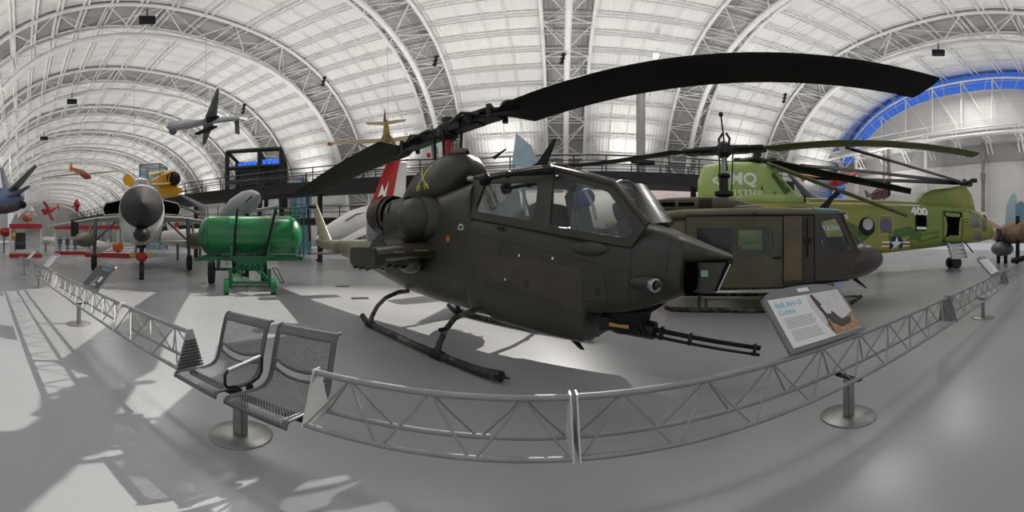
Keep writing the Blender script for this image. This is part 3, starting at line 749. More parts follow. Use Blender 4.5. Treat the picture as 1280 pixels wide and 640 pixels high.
def rotor_blade(P0, P1, chord, root, bend, pitch, parent, m, name='rotor_blade', flip=1, tipcut=.25, t=.085, upv=V((0, 0, 1))):
    d = (P1 - P0); Ln = d.length; d.normalize(); c = d.cross(upv).normalized() * flip; u_ = c.cross(d).normalized()
    if u_.z < 0: u_ = -u_
    rings = []
    for i in range(17):
        q = i / 16; r_ = lerp(root, Ln, q)
        p = P0 + d * r_ + u_ * (bend * (4 * q * (1 - q)))
        pt = pitch * (1 - .5 * q); cd = c * math.cos(pt) + u_ * math.sin(pt); un = u_ * math.cos(pt) - c * math.sin(pt)
        ch = chord
        le = p + cd * ch * .3; te = p - cd * ch * .7
        if i == 16: pass
        rings.append(airfoil(le, te, t, un))
    # swept tip
    tip = airfoil(rings[-1][0] + d * tipcut * .1, rings[-1][10] + d * tipcut, t * .6, u_)
    rings.append(tip)
    if root > 0:
        r0 = airfoil(P0 + d * (root - .35) + c * chord * .18, P0 + d * (root - .35) - c * chord * .18, t * 1.3, u_); rings.insert(0, r0)
    return B().loft(rings).build(name, m, parent, angle=30)
rotor_blade(hub, RL(T1), .76, 1.55, .10, .16, cob, BLADE, flip=1, tipcut=-.28)
rotor_blade(hub, RL(T2), .80, 1.55, .05, -.30, cob, BLADE, flip=1, tipcut=.2)
# ------------------------------------------------------------------ barrier, stands, bench, signs
def line(x): return 1.797 - .0446 * x
BD = V((1, -.0446, 0)).normalized(); BN = V((-BD.y, BD.x, 0))          # along / away from the photographer
BROT = math.atan2(BD.y, BD.x)
ZB, ZT, HWB = .455, .81, .125
def barrier(x0, x1, label, nodes, ends=('plain', 'plain')):
    L_ = (x1 - x0) / BD.x
    t = thing('barrier_truss', label, 'barrier', (x0, line(x0), 0), BROT, 'triangular steel tube barriers round the exhibits')
    g = .012
    B().tube([(g, 0, ZT), (L_ - g, 0, ZT)], .022, 12).build('top_rail', GALV, t)
    for s in (-1, 1): B().tube([(g, s * HWB, ZB), (L_ - g, s * HWB, ZB)], .02, 12).build('bottom_rail', GALV, t)
    pit = L_ / nodes
    for i in range(nodes):
        c = pit * (i + .5)
        for s in (-1, 1):
            B().tube([(c - pit * .46, s * HWB, ZB + .01), (c - .012, s * .012, ZT - .015), (c + .012, s * .012, ZT - .015), (c + pit * .46, s * HWB, ZB + .01)], .0075, 6).build('lattice_brace', GALV, t)
    for x, kind in ((0, ends[0]), (L_, ends[1])):
        sg = 1 if x == 0 else -1
        pl = [(x + sg * .002, -.035, ZT + .03), (x + sg * .002, .035, ZT + .03), (x + sg * .002, HWB + .03, ZB - .02), (x + sg * .002, -HWB - .03, ZB - .02)]
        ep_ = B().prism(pl, (sg * .01, 0, 0)).build('end_plate', WHITE if kind == 'white' else PLATE if kind != 'dark' else SIGNGREY, t)
        if kind == 'ribbed':
            for i in range(9):
                z = lerp(ZB + .01, ZT - .08, i / 8); hw = lerp(HWB + .02, .06, i / 8)
                B().box((x - sg * .008, 0, z), (.02, hw * 2, .014)).build('plate_rib', SEATSTEEL, ep_)
    return t
barrier(-1.19, .31, 'short tube barrier truss running from the bench to the mid-floor joint', 3)
barrier(.33, 5.01, 'long tube barrier truss carrying the large white printed sign', 9, ('plain', 'dark'))
barrier(5.03, 9.70, 'tube barrier truss beyond the large sign, next to the grey triangular plate', 9, ('dark', 'dark'))
barrier(9.72, 14.4, 'last barrier truss running out of sight past the green helicopter', 9)
barrier(-4.22, -2.60, 'short tube barrier truss ending in a ribbed plate left of the bench', 3, ('white', 'ribbed'))
barrier(-8.90, -4.24, 'long tube barrier truss carrying the dark tilted sign', 9, ('plain', 'white'))
barrier(-13.60, -8.92, 'far barrier truss carrying the small pale sign beyond the dark one', 9)
barrier(-18.3, -13.62, 'farthest barrier truss near the red-topped display case', 9)
def stand(x, label, r=.245):
    t = thing('barrier_stand', label, 'stand', (x, line(x), 0), BROT, 'round-footed stands under the barrier')
    B().lathe([(0, r), (.012, r), (.018, r - .008), (.02, .08)], (0, 0, 0), (0, 0, 1), 44).build('base_plate', STEEL, t)
    B().box((0, 0, .218), (.10, .07, .40)).build('post', STEEL, t, bevel=.012)
    b = B(); b.box((0, 0, .424), (.06, .25, .018)); b.build('bracket', BLACK, t)
    return t
stand(2.51, 'round-footed steel stand under the large printed sign')
stand(7.25, 'round-footed steel stand on the right, second from the large sign')
stand(-6.50, 'round-footed steel stand below the dark tilted sign')
stand(-11.9, 'small distant round-footed stand, second left of the dark sign')
stand(-16.6, 'tiny farthest round-footed stand near the red-topped case')

# tandem bench
bx = -1.90
t = thing('tandem_bench', 'two-seat perforated steel bench on a single round-footed pedestal', 'bench', (bx, line(bx), 0), BROT)
B().lathe([(0, .25), (.012, .25), (.018, .242), (.02, .09)], (0, 0, 0), (0, 0, 1), 48).build('base_plate', STEEL, t)
B().box((0, 0, .21), (.115, .075, .38)).build('pedestal', STEEL, t, bevel=.012)
B().box((0, 0, .405), (1.36, .05, .05)).build('beam', BLACK, t, bevel=.008)
prof = [(-.225, .405), (-.235, .43), (-.222, .458), (-.19, .468), (-.05, .458), (.08, .450), (.17, .462), (.225, .505), (.255, .57), (.275, .66), (.305, .79), (.335, .90), (.352, .945), (.378, .972), (.41, .972)]
prof = [(y + .03, z) for y, z in prof]
def arc(prof):
    d = [0]
    for i in range(1, len(prof)): d.append(d[-1] + math.hypot(prof[i][0] - prof[i - 1][0], prof[i][1] - prof[i - 1][1]))
    return d
def smooth(P, n=4):
    out = []
    for i in range(len(P) - 1):
        p0, p1, p2, p3 = P[max(i - 1, 0)], P[i], P[i + 1], P[min(i + 2, len(P) - 1)]
        for k in range(n):
            q = k / n; out.append(tuple(.5 * (2 * p1[j] + (p2[j] - p0[j]) * q + (2 * p0[j] - 5 * p1[j] + 4 * p2[j] - p3[j]) * q * q + (3 * p1[j] - p0[j] - 3 * p2[j] + p3[j]) * q ** 3) for j in (0, 1)))
    out.append(P[-1]); return out
SP = smooth(prof); SD = arc(SP)
def along(q):
    q = max(0, min(SD[-1], q))
    for i in range(1, len(SD)):
        if q <= SD[i]:
            t = (q - SD[i - 1]) / max(1e-9, SD[i] - SD[i - 1]); return (lerp(SP[i - 1][0], SP[i][0], t), lerp(SP[i - 1][1], SP[i][1], t))
    return SP[-1]
QS = next(SD[i] for i, p in enumerate(SP) if p[1] > .600 and p[0] > .2)
def seat(cx):
    """one pressed sheet: rows bend round the open slot between seat and back"""
    W, rowsn, cols = .285, 84, 36
    b = B(); xs = [lerp(-W, W, k / cols) for k in range(cols + 1)]; uvs = []; per, rim = [], []
    qs = [SD[-1] * i / rowsn for i in range(rowsn + 1)]
    for q in qs:
        g = max(0, 1 - abs(q - QS) / .17) ** .7
        for x in xs:
            q2 = q + g * (.085 * (abs(x) / W) ** 2.2 - .02); y, z = along(q2); b.v.append(V((cx + x, y, z))); uvs.append((x, q2))
    for i in range(rowsn):
        qm = (qs[i] + qs[i + 1]) / 2
        for k in range(cols):
            xm = abs(xs[k] + xs[k + 1]) / 2; n = cols + 1
            f = (i * n + k, i * n + k + 1, (i + 1) * n + k + 1, (i + 1) * n + k)
            if abs(qm - QS) < .021 and xm < W * .84: continue
            if xm > W * .89 or qm > SD[-1] - .115 or qm < .05 or abs(qm - QS) < .05: rim.append(f)
            else: per.append(f)
    return b, per, rim, uvs
for cx in (-.345, .345):
    b, per, rim, uvs = seat(cx)
    sh = None
    for nm, fs, m in (('seat_shell', rim, SEATSTEEL), ('perforated_sheet', per, PERF)):
        used = sorted({i for f in fs for i in f}); re_ = {j: k for k, j in enumerate(used)}
        q = B(); q.v = [b.v[j] for j in used]; q.f = [tuple(re_[i] for i in f) for f in fs]
        uu = [uvs[j] for j in used]
        me_uv = {tuple(round(c, 5) for c in q.v[k]): uu[k] for k in range(len(used))}
        o = q.build(nm, m, t if sh is None else sh, uv=lambda p: me_uv[tuple(round(c, 5) for c in p)], angle=60)
        md = o.modifiers.new('sheet', 'SOLIDIFY'); md.thickness = .006; md.offset = 0
        if sh is None: sh = o
    for s in (-1, 1):
        B().tube([(cx + s * .287, y, z) for y, z in SP[2:]], .0125, 8).build('side_rail', SEATSTEEL, sh)
ar = B().tube([(0, -.02, .42), (0, -.02, .475), (0, -.05, .50), (0, -.13, .515), (0, -.155, .55), (0, -.155, .635), (0, -.13, .66), (0, -.06, .665), (0, .21, .70), (0, .24, .685), (0, .235, .56), (0, .2, .51), (0, .12, .485), (0, .1, .44)], .0125, 10).build('armrest', DARKSTEEL, t)
B().tube([(0, -.13, .665), (0, .21, .704)], .02, 10).build('arm_pad', BAREMETAL, ar)
for y in (-.02, .10): B().lathe([(0, .03), (.03, .032), (.045, .02), (.06, .014)], (0, y, .43), (0, 0, 1), 14).build('clamp_knob', BLACK, ar)

# printed signs on the rails
def sign(x, label, wid, dep, kind, rise=.37, yb=-.05):
    t = thing('information_sign', label, 'sign', (x, line(x), ZT + .024), BROT, 'tilted information signs on the barrier')
    sl = V((0, dep, rise)); slant = sl.length; ux = V((1, 0, 0)); uy = sl.normalized(); un = ux.cross(uy)
    P = lambda a, b_, h=0: V((0, yb, .03)) + ux * a + uy * b_ + un * h
    hw = wid / 2
    out = [(-hw, 0), (hw, 0), (hw, slant)] + [(hw * math.cos(math.pi * k / 10) * (.93), slant + .085 * math.sin(math.pi * k / 10) ** .8) for k in range(0, 11)] + [(-hw, slant)]
    B().prism([P(a, c) for a, c in out], un * -.03).build('sign_panel', SIGNGREY, t, bevel=.004)
    mx = .045
    B().prism([P(-hw + mx, .035, .003), P(hw - mx, .035, .003), P(hw - mx, slant - .02, .003), P(-hw + mx, slant - .02, .003)], un * .003).build('printed_face', PAPER if kind != 'dark' else SIGNDARK, t)
    B().prism([P(-.07, slant + .012, .003), P(.07, slant + .012, .003), P(.07, slant + .052, .003), P(-.07, slant + .052, .003)], un * .003).build('number_plate', PAPER if kind != 'dark' else GALV, t)
    for s in (-1, 1):
        B().tube([P(s * hw * .5, .06, -.03), V((s * hw * .5, .0, .04)), V((s * hw * .5, 0, .018))], .016, 8).build('mounting_arm', BLACK, t)
    def txt(s, a, b_, size, m, nm='lettering', bold=.0):
        vs, fs = text_mesh(s, size, bold); g = B(); g.add([P(a + p.x, b_ + p.y, .0075) for p in vs], fs); g.build(nm, m, t)
    def pat(poly, m, nm, h=.0072): B().prism([P(a, c, h) for a, c in poly], un * .0012).build(nm, m, t)
    if kind == 'white':
        txt('Bell AH-1F', -hw + .085, slant - .105, .068, TXTBLUE, 'title_lettering', .0012); txt('Cobra', -hw + .085, slant - .172, .068, TXTBLUE, 'title_lettering', .0012)
        g = B()
        for i in range(13):
            if i == 6: continue
            y = slant - .215 - .0165 * i; g.prism([P(-hw + .10, y, .0072), P(-hw + .10 + .33 - .015 * (i % 3), y, .0072), P(-hw + .10 + .33 - .015 * (i % 3), y + .006, .0072), P(-hw + .10, y + .006, .0072)], un * .0008)
        tag(g.build('body_text', TXTGREY, t), kind='stuff')
        pat([(hw - .05, slant - .025), (hw - .05, .04), (0.06, .04), (-.0, .2), (-.03, .36), (.0, slant - .025)], PICSKY, 'photograph')
        pat([(hw - .05, .22), (hw - .05, .04), (0.06, .04), (.02, .15), (.1, .19), (.25, .16)], PICBROWN, 'photograph_ground', .0085)
        pat([(.03, slant - .04), (.06, slant - .03), (.10, .36), (.16, .30), (.24, .17), (.37, .17), (.33, .11), (.18, .09), (.1, .16), (.045, .31)], PICDARK, 'photograph_aircraft', .0098)
        pat([(.08, .34), (.16, .36), (.2, .29), (.15, .24), (.10, .25)], PICSKY, 'photograph_cockpit', .011)
        pat([(.065, .30), (.08, .30), (.07, .08), (.05, .07)], PICDARK, 'photograph_barrel', .0098)
    elif kind == 'dark':
        g = B()
        for i in range(2): g.prism([P(-hw + .38, slant - .06 - .03 * i, .0072), P(hw - .1, slant - .06 - .03 * i, .0072), P(hw - .1, slant - .05 - .03 * i, .0072), P(-hw + .38, slant - .05 - .03 * i, .0072)], un * .001)
        g.build('heading_line', TXTBLUE, t)
        pat([(-.06, .04), (.10, .04), (.10, .10), (.03, .30)], GALV, 'photograph')
        pat([(.15, .16), (.28, .16), (.28, .27), (.15, .27)], PAPER, 'white_text_block')
        pat([(.13, .06), (.19, .06), (.19, .11), (.13, .11)], PAPER, 'white_text_block')
    else:
        pat([(-hw + .08, .08), (0, .08), (0, slant - .06), (-hw + .08, slant - .06)], PICSKY, 'photograph')
    return t
sign(2.24, 'large white printed sign with blue title, tilted on the right barrier', .96, .33, 'white')
sign(-5.66, 'dark-faced tilted sign on the left barrier', .90, .33, 'dark')
sign(8.35, 'small white sign far right on the barrier near the blue tail fin', .96, .33, 'plain')
sign(-10.2, 'pale small sign on the far left barrier, seen past the dark sign', .96, .33, 'plain')
sign(-14.7, 'farthest white sign on the barrier in front of the red-topped case', .96, .33, 'plain')
# ------------------------------------------------------------------ the utility helicopter behind
UO, UH_ = V((5.2, 7.34, 0)), math.atan2(-.59, .807)
ue = thing('utility_helicopter', 'olive transport helicopter with square cabin windows, parked just behind the attack helicopter', 'helicopter', UO, UH_)
UINV = (MX.Translation(UO) @ MX.Rotation(UH_, 4, 'Z')).inverted()
lower = hull([(-3.2, 1.0, 1.3, .6, 2.6), (-2.2, .72, 1.36, 1.0, 3), (-1.2, .52, 1.36, 1.2, 3.6), (0, .47, 1.36, 1.24, 4), (1.5, .50, 1.36, 1.25, 4), (2.3, .56, 1.37, 1.22, 3.6), (3.05, .62, 1.40, 1.13, 3.2)]).build('lower_fuselage', OLIVE2, ue)
nose = hull([(3.04, .62, 1.40, 1.13, 3.0), (3.06, .62, 1.44, 1.13, 2.8), (3.4, .64, 1.64, 1.0, 2.5), (3.75, .70, 1.66, .82, 2.3), (4.05, .80, 1.56, .62, 2.2), (4.25, .93, 1.43, .42, 2.1), (4.36, 1.06, 1.30, .2, 2)]).build('nose_cone', mat('brown_black_nose', (.05, .036, .028), .3, 0, .25, 1.5), ue)
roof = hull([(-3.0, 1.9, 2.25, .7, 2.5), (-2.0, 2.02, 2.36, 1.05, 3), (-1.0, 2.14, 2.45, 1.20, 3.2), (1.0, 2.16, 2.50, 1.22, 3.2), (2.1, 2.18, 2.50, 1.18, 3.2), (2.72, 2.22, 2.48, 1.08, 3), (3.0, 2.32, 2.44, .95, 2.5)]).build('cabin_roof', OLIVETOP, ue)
b = hull([(2.12, 2.33, 2.506, 1.185, 3.2), (2.76, 2.33, 2.487, 1.085, 3)]); b.build('green_roof_window', BLUEGREY, ue)
aft = hull([(-.86, .75, 2.35, 1.225, 4.5), (-1.6, .82, 2.32, 1.12, 4), (-2.4, 1.0, 2.25, .85, 3), (-3.2, 1.2, 2.1, .5, 2.5), (-5, 1.35, 2.0, .35, 2.3), (-8.5, 1.75, 2.1, .16, 2.2)]).build('rear_fuselage', OLIVE2, ue)
B().loft([airfoil((-7.6, 0, 2.05), (-8.6, 0, 2.05), .2, (0, 1, 0)), airfoil((-8.4, 0, 3.3), (-9.1, 0, 3.3), .14, (0, 1, 0))]).build('tail_fin', OLIVE2, ue)
def uy_(z, u): return (1.245 - max(0, z - 1.7) * .05) - max(0, (u - 2.2)) * .13
def UP_(u, z, s, o=0): return V((u, s * (uy_(z, u) + o), z))
def rect(u0, z0, u1, z1): return [(u0, z0), (u1, z0), (u1, z1), (u0, z1)]
def panel(name, O, I, m, s, r=.08, ro=.01, th=.05, o=0):
    o2, i2 = rnd(O, ro), rnd(I, r)
    return B().ring([UP_(u, z, s, o) for u, z in o2], [UP_(u, z, s, o) for u, z in i2], (0, -s * th, 0)).build(name, m, ue)
def pane(name, I, m, s, r=.08, o=-.02):
    return B().prism([UP_(u, z, s, o) for u, z in rnd(I, r)], (0, -s * .008, 0)).build(name, m, ue)
for s in (-1, 1):
    d1 = panel('cabin_door', rect(-.84, .62, 1.36, 2.24), [(.34, 1.36), (1.12, 1.36), (1.12, 1.99), (.34, 1.99)], OLIVE2, s)
    b = B()
    i2 = rnd(rect(-.60, 1.33, .20, 1.97), .08)
    pane('side_window', rect(.34, 1.36, 1.12, 1.99), GLASSD, s)
    B().prism([UP_(u, z, s, .004) for u, z in i2], (0, -s * .01, 0)).build('dark_side_window', mat('dark_window_glass', (.03, .03, .028), .12, 0, .2, 3), ue)
    for R_ in (rect(.34, 1.36, 1.12, 1.99), rect(-.60, 1.33, .20, 1.97)):
        c = mid([(u, z, 0) for u, z in R_]); o_ = [(c.x + (u - c.x) * 1.07, c.y + (z - c.y) * 1.09) for u, z in R_]
        B().ring([UP_(u, z, s, .012) for u, z in rnd(o_, .1)], [UP_(u, z, s, .012) for u, z in rnd(R_, .08)], (0, -s * .012, 0)).build('window_surround', OLIVE2, ue)
    B().prism([UP_(u, z, s, .012) for u, z in rect(1.38, .78, 1.82, 2.26)], (0, -s * .06, 0)).build('jamb_panel', TANPANEL, ue)
    B().prism([UP_(u, z, s, .004) for u, z in rect(1.83, .72, 2.10, 2.28)], (0, -s * .06, 0)).build('door_post', OLIVEDARK, ue)
    b = B()
    for u in (1.36, 1.825, 2.105): b.tube([UP_(u, .66, s, .012), UP_(u, 2.26, s, .012)], .012, 5)
    b.tube([UP_(-.84, 2.25, s, .015), UP_(2.1, 2.28, s, .015)], .018, 6); b.tube([UP_(-.84, .62, s, .012), UP_(3.0, .72, s, .012)], .012, 5)
    b.build('door_seam', BLACK, ue)
    b = B(); b.tube([UP_(1.93, 1.3, s, .03), UP_(1.93, 1.62, s, .03)], .022, 6); b.box(UP_(1.95, 1.68, s, .02), (.16, .05, .12)); b.tube([UP_(1.93, 1.75, s, .03), UP_(1.93, 2.2, s, .03)], .018, 6); b.build('door_latch', BLACK, ue)
    b = B(); b.box(UP_(1.22, 1.30, s, .02), (.18, .03, .05)); b.build('door_handle', BLACK, ue)
    panel('pilot_door', [(2.12, .74), (3.10, .74), (3.22, 1.42), (2.78, 2.30), (2.12, 2.30)], [(2.24, 1.40), (2.98, 1.40), (3.07, 1.47), (2.66, 2.22), (2.24, 2.22)], BROWNPAINT, s, .05)
    pane('pilot_window', [(2.24, 1.40), (2.98, 1.40), (3.07, 1.47), (2.66, 2.22), (2.24, 2.22)], GLASS, s, .05)
    b = B(); b.tube([UP_(2.3, 2.2, s, -.3), UP_(2.5, 1.4, s, -.3)], .035, 6); b.build('door_brace', BLACK, ue)
    B().tube([UP_(2.80, 2.34, s), UP_(3.0, 1.92, s, -.01), UP_(3.24, 1.42, s, -.02)], .04, 8).build('windshield_post', OLIVEDARK, ue)
    B().lathe([(0, .06), (.05, .07), (.1, .03)], UP_(.75, 2.34, s, .0), (0, s, .3), 10).build('roof_vent_cap', OLIVETOP, ue)
b = B(); rows = []
for j in range(5):
    t = j / 4; rows.append([V((lerp(2.80, 3.24, t) + lerp(.22, .42, t) * (1 - q * q), q * lerp(1.1, 1.08, t), lerp(2.36, 1.44, t) + lerp(.08, .20, t) * (1 - q * q))) for q in (-1, -.7, -.35, 0, .35, .7, 1)])
b.grid(rows).build('windshield', GLASS, ue)
b = B(); b.tube([(3.03, 0, 2.44), (3.68, 0, 1.64)], .03, 6); b.build('windshield_centre_post', OLIVEDARK, ue)
B().box((1.0, 0, 1.39), (3.6, 2.3, .05)).build('cabin_floor', BLACK, ue)
for s in (-1, 1):
    b = B(); b.box((2.35, s * .58, 1.5), (.45, .48, .16)); b.box((2.14, s * .58, 1.85), (.12, .48, .62), MX.Rotation(-.12, 3, 'Y')); b.build('pilot_seat', mat('cockpit_black_cloth', (.015, .015, .016), .8), ue, bevel=.03)
b = B(); b.box((3.02, 0, 1.62), (.2, 1.5, .34), MX.Rotation(-.2, 3, 'Y')); b.build('instrument_panel', BLACK, ue, bevel=.03)
b = B(); b.tube([(2.75, .5, 1.45), (2.72, .5, 1.75), (2.78, .5, 1.84)], .025, 6); b.build('control_stick', BLACK, ue)
b = B(); b.box((.1, 0, 1.8), (.14, 2.0, .8)); b.build('cabin_bulkhead', BLACK, ue)
# rotor pylon housing
dog = hull([(-2.9, 2.3, 2.5, .28, 2.4), (-2.2, 2.28, 2.72, .46, 2.8), (-1.4, 2.30, 2.80, .54, 3), (-.2, 2.36, 2.82, .56, 3), (.4, 2.40, 2.74, .5, 2.8), (.8, 2.44, 2.62, .38, 2.5), (1.02, 2.46, 2.53, .2, 2.2)]).build('engine_housing', OLIVE2, ue)
dbv = bvh(dog)
for u0, u1 in ((-1.62, -1.2), (-1.12, -.72)): strip(dbv, [(u0, 2.62), (u1, 2.62)], .16, -1, .006, 5).build('housing_opening', VOID, ue)
for i in range(5): strip(dbv, [(-.62, 2.52 + .05 * i), (-.28, 2.52 + .05 * i)], .026, -1, .008, 4).build('housing_louver', VOID, ue)
b = B(); b.ell((.62, -.55, 2.49), (.38, .16, .07)); b.ell((1.8, -.6, 2.5), (.25, .14, .05)); 
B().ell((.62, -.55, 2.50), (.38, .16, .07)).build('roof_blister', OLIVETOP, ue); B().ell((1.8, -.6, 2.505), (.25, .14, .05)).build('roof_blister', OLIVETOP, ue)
B().prism([(2.45, 0, 2.48), (2.75, 0, 2.48), (3.1, 0, 3.05), (3.02, 0, 3.05)], (0, .03, 0)).build('wire_cutter_blade', BLACK, ue)
B().prism([(3.35, -.3, .66), (3.5, -.3, .68), (3.85, -.3, .36), (3.8, -.3, .36)], (0, .03, 0)).build('belly_wire_cutter', BLACK, ue)
# skids
for s in (-1, 1):
    sk = B().tube([(-1.35, s * 1.15, .12), (-1.2, s * 1.15, .075), (2.6, s * 1.15, .075), (2.95, s * 1.15, .11), (3.2, s * 1.15, .22), (3.32, s * 1.15, .32)], [.05, .06, .06, .055, .05, .045], 10).build('skid', skid_m, ue)
    B().tube([(2.65, s * 1.15, .33), (3.3, s * 1.15, .31)], .03, 6).build('skid_brace', skid_m, sk)
    for u in (-.55, 2.05):
        B().tube([(u, s * 1.15, .09), (u, s * 1.12, .25), (u, s * .98, .47), (u, s * .6, .58), (u, s * .2, .60)], .045, 8).build('cross_tube', skid_m, ue)
    B().tube([(2.65, s * 1.15, .10), (2.65, s * 1.15, .33)], .025, 6).build('skid_post', skid_m, sk)
# rotor
UHUB = V((5.2, 7.34, 4.10)); UT1, UT2 = V((9.15, 2.02, 4.09)), V((1.25, 12.66, 4.42))
UL = lambda p: UINV @ V(p)
uh = UL(UHUB)
B().tube([(0, 0, 2.75), (0, 0, 4.15)], .07, 14).build('rotor_mast', STEEL, ue)
b = B(); b.lathe([(0, .12), (.06, .25), (.14, .25), (.2, .12), (.5, .11), (.55, .18), (.62, .16)], (0, 0, 2.82), (0, 0, 1), 18); b.build('swashplate', DARKSTEEL, ue)
dd = (UL(UT1) - UL(UT2)).normalized(); cr = dd.cross(V((0, 0, 1))).normalized(); up = cr.cross(dd); ro = MX((dd, cr, up)).transposed()
b = B(); b.box(uh, (1.3, .22, .2), ro); b.lathe([(-.2, .12), (-.1, .2), (.15, .18), (.25, .06)], uh, up, 16)
for q in (1, -1):
    b.box(uh + dd * q * .8, (.5, .3, .15), ro); b.tube([uh + dd * q * .3 + cr * .2, uh + dd * q * 1.1 + cr * .22], .04, 6); b.tube([uh + dd * q * .3 - cr * .2, uh + dd * q * 1.1 - cr * .22], .04, 6)
b.build('rotor_hub', DARKSTEEL, ue)
bar0, bar1 = uh + cr * .55 + V((0, 0, .62)), uh - cr * .85 + V((0, 0, -.62))
b = B(); top = uh + V((0, 0, .95)) + cr * .25; bot = uh - V((0, 0, .5)) - cr * .3
b.tube([bot, uh + up * .25, top], .022, 8); b.ell(top, (.06, .06, .07)); 
for e in (-1, 1): b.tube([uh + dd * e * .12 + up * .1, uh + dd * e * .15 + up * .32, uh + dd * e * .05 + up * .48], .035, 6)
b.build('stabilizer_bar', DARKSTEEL, ue)
for i in range(3):
    a = i * 2.1; o = V((math.cos(a) * .2, math.sin(a) * .2, 0)); B().tube([V((0, 0, 3.0)) + o, uh + o * 1.2], .022, 6).build('pitch_link', DARKSTEEL, ue)
rotor_blade(uh, UL(UT1), .54, 1.35, .12, .06, ue, BLADE2, tipcut=-.15, t=.07)
rotor_blade(uh, UL(UT2), .54, 1.35, -.12, .05, ue, BLADE, tipcut=.1, t=.07)
# ------------------------------------------------------------------ tandem rotor helicopter on the right
SO, SH = V((9.642, 11.491, 0)), math.atan2(-.493, .87)
sk_ = thing('tandem_rotor_helicopter', 'light green tandem-rotor helicopter with white lettering and an open front door', 'helicopter', SO, SH)
SINV = (MX.Translation(SO) @ MX.Rotation(SH, 4, 'Z')).inverted()
SL = lambda p: SINV @ V(p)
fz = hull([(-2.6, 2.2, 3.2, .7, 3), (-1.5, 1.9, 3.25, 1.0, 3.6), (0, 1.3, 3.32, 1.12, 4), (2, 1.02, 3.36, 1.15, 4.5), (6, 1.02, 3.50, 1.15, 4.5), (9.5, 1.28, 3.60, 1.15, 4.2), (11.6, 1.46, 3.64, 1.12, 3.8), (12.6, 1.50, 3.62, 1.06, 3.2), (13.4, 1.54, 3.40, .96, 2.8), (14.2, 1.66, 2.92, .74, 2.5), (14.8, 1.9, 2.6, .45, 2.2), (15.1, 2.1, 2.4, .2, 2)], N=44).build('fuselage', LIMEOL, sk_)
sbv = bvh(fz)
py = hull([(-2.35, 3.0, 4.3, .25, 2.4), (-2.1, 3.0, 4.95, .42, 2.6), (-1.2, 3.0, 5.1, .56, 2.8), (0, 3.0, 5.14, .58, 2.8), (.85, 3.0, 5.0, .54, 2.8), (1.3, 3.0, 4.5, .5, 2.6), (1.8, 3.0, 3.95, .45, 2.5), (2.5, 3.1, 3.5, .4, 2.5)]).build('rear_rotor_pylon', LIME, sk_)
pbv = bvh(py)
hull([(2.3, 3.2, 3.62, .3, 2.5), (6, 3.3, 3.70, .28, 2.5), (9, 3.4, 3.80, .28, 2.5)]).build('drive_shaft_tunnel', LIMEOL, sk_)
fpy = hull([(8.6, 3.3, 3.68, .22, 2.4), (9.15, 3.3, 4.30, .34, 2.6), (9.6, 3.3, 4.52, .42, 2.6), (11, 3.3, 4.80, .5, 2.8), (12.3, 3.3, 5.06, .5, 2.8), (12.75, 3.3, 4.7, .44, 2.6), (13.05, 3.3, 4.0, .34, 2.5), (13.3, 3.4, 3.5, .2, 2.4)]).build('front_rotor_pylon', LIMEOL, sk_)
for s in (-1, 1):
    hull([(-.6, .75, 1.5, .3, 2.6), (.4, .6, 1.65, .42, 2.8), (3.4, .6, 1.6, .42, 2.8), (4.3, .8, 1.4, .2, 2.4)], y0=s * 1.2).build('sponson', LIMEDK, sk_)
    for u in (.2,): B().lathe([(-.12, .2), (-.1, .33), (.1, .33), (.12, .2)], (u, s * 1.25, .33), (0, 1, 0), 18).build('main_wheel', RUBBER, sk_)
    hull([(-.8, 3.2, 3.5, .12, 2.4), (0, 3.18, 3.62, .2, 2.6), (1.6, 3.2, 3.66, .22, 2.6), (2.1, 3.25, 3.6, .18, 2.4)], y0=s * .66).build('engine_nacelle', LIME, sk_)
B().lathe([(0, .12), (.02, .18), (.1, .18), (.11, .1)], (2.08, -.66, 3.44), (1, 0, 0), 16).build('nacelle_intake', VOID, sk_)
strip(pbv, [(.85, 4.6), (1.5, 3.75)], .35, -1, .01, 8).build('dark_green_patch', LIMEDK, sk_)
for u, z, w in ((.3, 3.9, .3), (.85, 3.72, .22)): strip(pbv, [(u, z), (u + .05, z)], w * .6, -1, .012, 3).build('pylon_louver', VOID, sk_)
# camouflage bands, door, windows, markings
strip(sbv, [(6.2, 1.75), (7.4, 2.0), (8.2, 1.6), (9.4, 1.85)], .75, -1, .006, 8).build('dark_green_patch', LIMEDK, sk_)
strip(sbv, [(3.9, 2.2), (4.6, 1.9), (5.2, 2.35)], .7, -1, .006, 8).build('dark_green_patch', LIMEDK, sk_)
strip(sbv, [(10.4, 3.5), (11.8, 3.4), (12.8, 3.1)], .22, -1, .006, 6).build('dark_green_patch', LIMEDK, sk_)
def hole(pts, name, m, lift=.02, parent=None, n=8):
    us = [p[0] for p in pts]; b = B(); P = rnd(pts, .12); c = mid([(u, z, 0) for u, z in P])
    b.grid([[onside(sbv, lerp(c.x, u, q), lerp(c.y, z, q), -1, lift) for u, z in P + P[:1]] for q in (.001, .5, 1)]); return b.build(name, m, parent or sk_)
dr = hole(rect(9.70, 1.58, 11.15, 3.27), 'front_doorway', VOID, .015)
def rim(bt, pts, m, name, w=.06, parent=None, lift=.03): return strip(bt, pts + pts[:1], w, -1, lift, 6).build(name, m, parent or sk_)
rim(sbv, rect(9.68, 1.56, 11.17, 3.29), LIMEDK, 'door_rim', .08, dr)
hole(rect(7.80, 2.18, 8.48, 2.95), 'side_window', VOID, .015); rim(sbv, rect(7.80, 2.18, 8.48, 2.95), BLACK, 'window_rim', .05)
b = B(); b.box(onside(sbv, 8.14, 2.3, -1, .05), (.62, .05, .14)); b.build('window_ledge', WHITEMARK, sk_)
